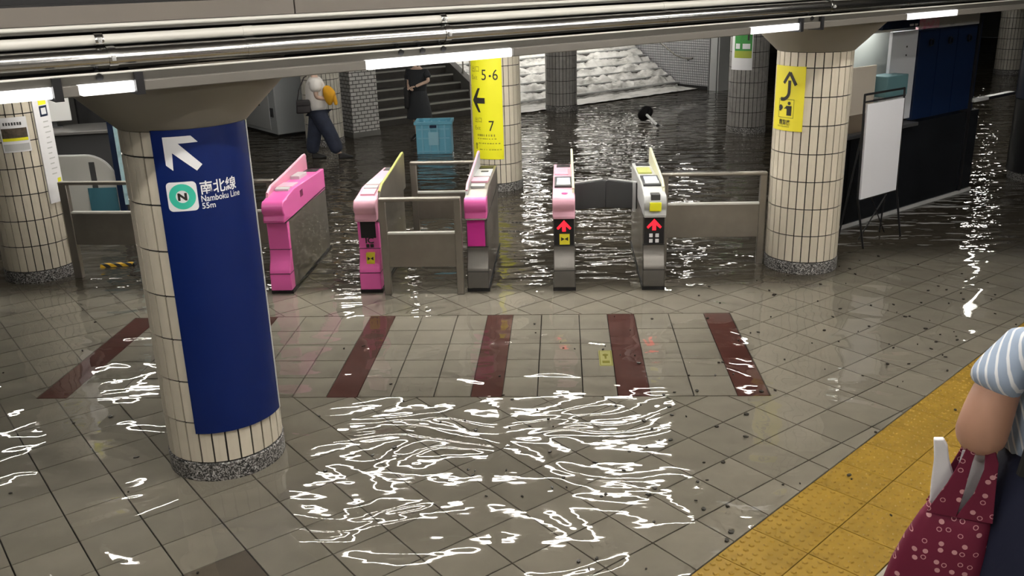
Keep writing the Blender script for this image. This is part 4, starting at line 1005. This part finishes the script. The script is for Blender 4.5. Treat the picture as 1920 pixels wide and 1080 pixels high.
# local y = walking direction (to the right in the picture), local x = away from / towards camera
P, Ed, k = body_pts(1.68, lean=0.0)
n0 = len(P)
P += [(0.09, 0.02, 0.86, 0.085), (0.09, 0.16, 0.50, 0.056), (0.09, 0.30, 0.10, 0.040), (0.09, 0.40, 0.035, 0.034)]
Ed += [(0, n0)]+chain(4, n0)
n1 = len(P)
P += [(-0.09, -0.02, 0.86, 0.085), (-0.09, -0.06, 0.48, 0.056), (-0.09, -0.16, 0.10, 0.040), (-0.09, -0.06, 0.035, 0.034)]
Ed += [(0, n1)]+chain(4, n1)
n2 = len(P)
P += [(0.19, 0.0, 1.36, 0.052), (0.23, 0.0, 1.10, 0.042), (0.16, 0.20, 1.06, 0.034)]
Ed += [(3, n2)]+chain(3, n2)
n3 = len(P)
P += [(-0.19, 0.0, 1.36, 0.052), (-0.23, -0.04, 1.12, 0.042), (-0.20, 0.16, 1.08, 0.034)]
Ed += [(3, n3)]+chain(3, n3)
skin('body', P, Ed, M_SKINL, p1)
head_parts(p1, 0, 0.02, 1.58, M_SKINL, 0)
skin('shirt', [(0, -0.02, 0.80, (0.23, 0.21)), (0, 0, 1.05, (0.22, 0.20)), (0, 0.0, 1.25, (0.24, 0.19)), (0, 0, 1.40, (0.15, 0.12)), (0.20, 0.0, 1.355, 0.11), (0.25, 0.01, 1.18, 0.12), (-0.20, 0.0, 1.355, 0.11), (-0.25, -0.01, 1.18, 0.12)],
     [(0,1),(1,2),(2,3),(3,4),(4,5),(3,6),(6,7)], M_SHIRTW, p1)
skin('trousers', [(0, 0, 1.0, (0.20, 0.17)), (0.085, 0.03, 0.76, 0.15), (0.09, 0.17, 0.46, 0.14), (0.09, 0.30, 0.09, 0.125), (-0.085, -0.02, 0.76, 0.15), (-0.09, -0.08, 0.46, 0.135), (-0.09, -0.17, 0.07, 0.12)],
     [(0,1),(1,2),(2,3),(0,4),(4,5),(5,6)], M_DENIM, p1)
shoe(p1, 0.09, 0.36, 0, 0); shoe(p1, -0.09, -0.10, 0, 0)
hand(p1, (0.16, 0.20, 1.06), (0, 1, 0), (0, 0, -1), M_SKINL, curl=0.8); hand(p1, (-0.20, 0.16, 1.08), (0, 1, 0.1), (0, 0, -1), M_SKINL, curl=0.8, side=-1)
hb = thing('shoulder_bag', 'black shoulder bag hanging at the side of the white shirted person', 'bag', (-4.46, 15.93, 0.84), rad(-75))
MB().prism([(-0.13, 0.0), (0.13, 0.0), (0.11, 0.21), (-0.11, 0.21)], -0.05, 0.05, 'x').build('pouch', M_LEATHER, hb, bevel=0.02)
MB().prism([(-0.12, 0.13), (0.12, 0.13), (0.11, 0.225), (-0.11, 0.225)], -0.06, 0.06, 'x').build('flap', M_LEATHER, hb, bevel=0.01)
MB().tube([(0.03, -0.10, 0.2), (0.035, -0.05, 0.40), (0.0, 0.05, 0.60), (-0.1, 0.1, 0.62)], 0.010, 8).build('strap', M_LEATHER, hb)
ob = thing('cloth_bundle', 'mustard yellow cloth bundle carried by the white shirted person', 'bundle', (-4.02, 16.0, 0.90))
skin('bundle', [(0, 0, 0.04, 0.05), (-0.02, 0, 0.16, 0.105), (0.0, 0, 0.30, 0.12), (-0.04, 0.02, 0.40, 0.05), (0.09, 0.02, 0.20, 0.05), (0.12, 0.0, 0.05, 0.03)], [(0,1),(1,2),(2,3),(1,4),(4,5)], M_MUSTARD, ob)

# --- woman in dark clothes
p2 = thing('person', 'woman in dark top and knee length skirt walking by the dark stairs', 'person', (-2.78, 18.05, 0), rad(160))
P, Ed, k = body_pts(1.62, f=0.92)
n0 = len(P); P += [(0.08, 0.0, 0.80, 0.08), (0.08, 0.04, 0.46, 0.052), (0.08, -0.02, 0.10, 0.036), (0.08, 0.08, 0.035, 0.03)]; Ed += [(0, n0)]+chain(4, n0)
n1 = len(P); P += [(-0.08, 0.0, 0.80, 0.08), (-0.08, -0.08, 0.46, 0.052), (-0.07, -0.25, 0.16, 0.036), (-0.07, -0.20, 0.06, 0.03)]; Ed += [(0, n1)]+chain(4, n1)
n2 = len(P); P += [(0.17, 0.0, 1.30, 0.045), (0.20, 0.0, 1.05, 0.036), (0.10, 0.20, 1.00, 0.029)]; Ed += [(3, n2)]+chain(3, n2)
n3 = len(P); P += [(-0.17, 0.0, 1.30, 0.045), (-0.26, 0.03, 1.13, 0.038), (-0.06, 0.20, 1.04, 0.030)]; Ed += [(3, n3)]+chain(3, n3)
skin('body', P, Ed, M_SKINL, p2); head_parts(p2, 0, 0.015, 1.52, M_SKINL, hair_long=True)
skin('top', [(0, 0, 0.84, (0.19, 0.16)), (0, 0, 1.05, (0.185, 0.155)), (0, 0, 1.22, (0.21, 0.16)), (0, 0, 1.36, (0.13, 0.11)), (0.18, 0, 1.30, 0.075), (0.22, 0.0, 1.14, 0.072), (-0.18, 0, 1.30, 0.075), (-0.26, 0.02, 1.18, 0.07)], [(0,1),(1,2),(2,3),(3,4),(4,5),(3,6),(6,7)], M_DRESS, p2)
MB().lathe([(0.155, 0.94), (0.19, 0.80), (0.225, 0.62), (0.25, 0.42), (0.245, 0.415)], n=32).build('skirt', M_DRESS, p2, smooth=True)
shoe(p2, 0.08, 0.03, 0, 0); shoe(p2, -0.07, -0.22, 0.02, 0)
hand(p2, (0.10, 0.20, 1.00), (-1, 0.5, 0), (0, 0, -1), M_SKINL, curl=0.6); hand(p2, (-0.06, 0.20, 1.04), (1, 0.4, -0.1), (0, 0, -1), M_SKINL, curl=0.6, side=-1)
sb_ = thing('shoulder_bag', 'black bag hanging behind the woman in dark clothes', 'bag', (-2.98, 17.95, 0.62), rad(160))
MB().prism([(-0.06, 0.0), (0.06, 0.0), (0.05, 0.40), (-0.05, 0.40)], -0.05, 0.05, 'x').build('pouch', M_BLACKM, sb_, bevel=0.02)
MB().tube([(0, 0, 0.40), (0.02, 0.02, 0.6), (-0.06, 0.05, 0.76)], 0.010, 8).build('strap', M_BLACKM, sb_)

# --- woman at the right edge, seen from behind on the near stairs
p3 = thing('person', 'woman in pale striped blouse and navy skirt at the right edge in front', 'person', (1.66, 2.86, 0.48), rad(-12))
# local frame: x right, y forward (away from camera)
SHX, SHZ = -0.185, 1.30
P, Ed, k = body_pts(1.58)
n0 = len(P); P += [(0.09, 0, 0.76, 0.085), (0.09, 0.01, 0.44, 0.055), (0.09, 0, 0.08, 0.04), (0.09, 0.10, 0.035, 0.034)]; Ed += [(0, n0)]+chain(4, n0)
n1 = len(P); P += [(-0.09, 0, 0.76, 0.085), (-0.09, 0.01, 0.44, 0.055), (-0.09, 0, 0.08, 0.04), (-0.09, 0.10, 0.035, 0.034)]; Ed += [(0, n1)]+chain(4, n1)
n2 = len(P); P += [(0.17, 0, 1.30, 0.05), (0.22, -0.02, 1.04, 0.042), (0.15, 0.20, 1.02, 0.034)]; Ed += [(3, n2)]+chain(3, n2)
n3 = len(P); P += [(-0.17, 0, 1.30, 0.06), (-0.235, -0.045, 1.17, 0.078), (-0.268, -0.085, 1.03, 0.092), (-0.265, -0.04, 0.985, 0.075), (-0.17, 0.16, 1.02, 0.040)]; Ed += [(3, n3)]+chain(5, n3)
skin('body', P, Ed, M_SKIN, p3); head_parts(p3, 0, 0.015, 1.49, M_SKIN, hair_long=True)
skin('blouse', [(0, 0, 0.86, (0.20, 0.16)), (0, 0, 1.04, (0.19, 0.15)), (0, 0, 1.22, (0.20, 0.14)), (0, 0, 1.335, (0.10, 0.08)), (0.18, 0, 1.31, 0.08), (0.23, -0.01, 1.16, 0.078), (-0.16, 0, 1.315, 0.078), (-0.225, -0.035, 1.235, 0.090), (-0.258, -0.058, 1.165, 0.098)], [(0,1),(1,2),(2,3),(3,4),(4,5),(3,6),(6,7),(7,8)], M_STRIPE, p3)
MB().lathe([(0.165, 0.96), (0.18, 0.90), (0.205, 0.75), (0.24, 0.50), (0.27, 0.25), (0.262, 0.245)], n=36).build('skirt', M_NAVYC, p3, smooth=True)
shoe(p3, 0.09, 0.04, 0, 0); shoe(p3, -0.09, 0.04, 0, 0)
hand(p3, (0.15, 0.20, 1.02), (0, 1, 0), (0, 0, -1), M_SKIN, curl=0.7); hand(p3, (-0.17, 0.16, 1.02), (0.3, 1, 0), (0, 0, -1), M_SKIN, curl=0.7, side=-1)
bk = thing('backpack', 'black backpack strap and bag on the woman at the right edge', 'bag', (1.66, 2.86, 0.48), rad(-12))
MB().tube([(-0.12, -0.02, 1.38), (-0.135, -0.12, 1.26), (-0.13, -0.145, 1.05), (-0.14, -0.13, 0.92)], 0.018, 8).build('strap', M_BLACKM, bk)
MB().box(-0.10, 0.16, -0.24, -0.12, 0.92, 1.30).build('pouch', M_BLACKM, bk, bevel=0.03)
# maroon dotted shopping bag hung over her forearm
bg = thing('shopping_bag', 'maroon cloth shopping bag with pink dots hanging from the woman\'s arm', 'bag', (1.370, 2.860, 1.392), rad(-20)); bg.scale = (1.045,)*3
prof = [(-0.105, 0.085, -0.165, 0.030), (-0.130, 0.088, -0.22, 0.045), (-0.165, 0.09, -0.31, 0.058), (-0.20, 0.088, -0.42, 0.062), (-0.225, 0.08, -0.54, 0.058), (-0.20, 0.06, -0.575, 0.03)]
mb = MB(); NB = 28
for x0, x1, z, dy in prof:
    for k in range(NB):
        t = 2*pi*k/NB; c_, s_ = cos(t), sin(t)
        e_ = lambda q: math.copysign(abs(q)**0.75, q)
        wr_ = 1+0.06*sin(5*t+z*20)
        mb.v.append(((x0+x1)/2+(x1-x0)/2*e_(c_), dy*e_(s_)*wr_, z+(0.02 if z > -0.2 else 0)*abs(c_)-(0.02 if z > -0.2 else 0)))
for r_ in range(len(prof)-1):
    for k in range(NB): mb.f.append((r_*NB+k, r_*NB+(k+1)%NB, (r_+1)*NB+(k+1)%NB, (r_+1)*NB+k))
mb.f.append(tuple(range((len(prof)-1)*NB, len(prof)*NB)))
o = mb.build('bag_body', M_BAG, bg, smooth=True); so = o.modifiers.new('s', 'SOLIDIFY'); so.thickness = 0.004
for y in (-0.042, 0.036):
    for nm, pl_ in (('left_strap', [(-0.112, -0.19), (-0.020, -0.19), (-0.006, -0.08), (0.004, 0.02), (0.012, 0.075), (-0.016, 0.075), (-0.030, 0.02), (-0.060, -0.07)]),
                    ('right_strap', [(-0.022, -0.19), (0.088, -0.19), (0.082, -0.07), (0.078, 0.03), (0.062, 0.075), (0.035, 0.075), (0.040, 0.0), (0.022, -0.09)])):
        MB().prism(pl_, y, y+0.006, 'y').build('strap', M_BAG, bg, bevel=0.002)
rl = thing('paper_roll', 'white paper sticking up out of the maroon bag', 'paper', (1.404, 2.860, 1.392), rad(-20)); rl.scale = (1.045,)*3
MB().prism([(-0.145, 0.06), (-0.115, 0.065), (-0.10, 0.04), (-0.09, -0.01), (-0.06, -0.09), (-0.08, -0.35), (-0.125, -0.35), (-0.135, -0.10), (-0.135, -0.02)], -0.012, 0.012, 'y').build('sheet_roll', M_PAPER, rl, bevel=0.004)
MB().prism([(-0.055, 0.03), (0.035, 0.03), (0.035, -0.06), (-0.01, -0.20), (-0.06, -0.32), (-0.07, -0.12)], 0.0, 0.006, 'y').build('inner_sheet', M_PAPER, rl)
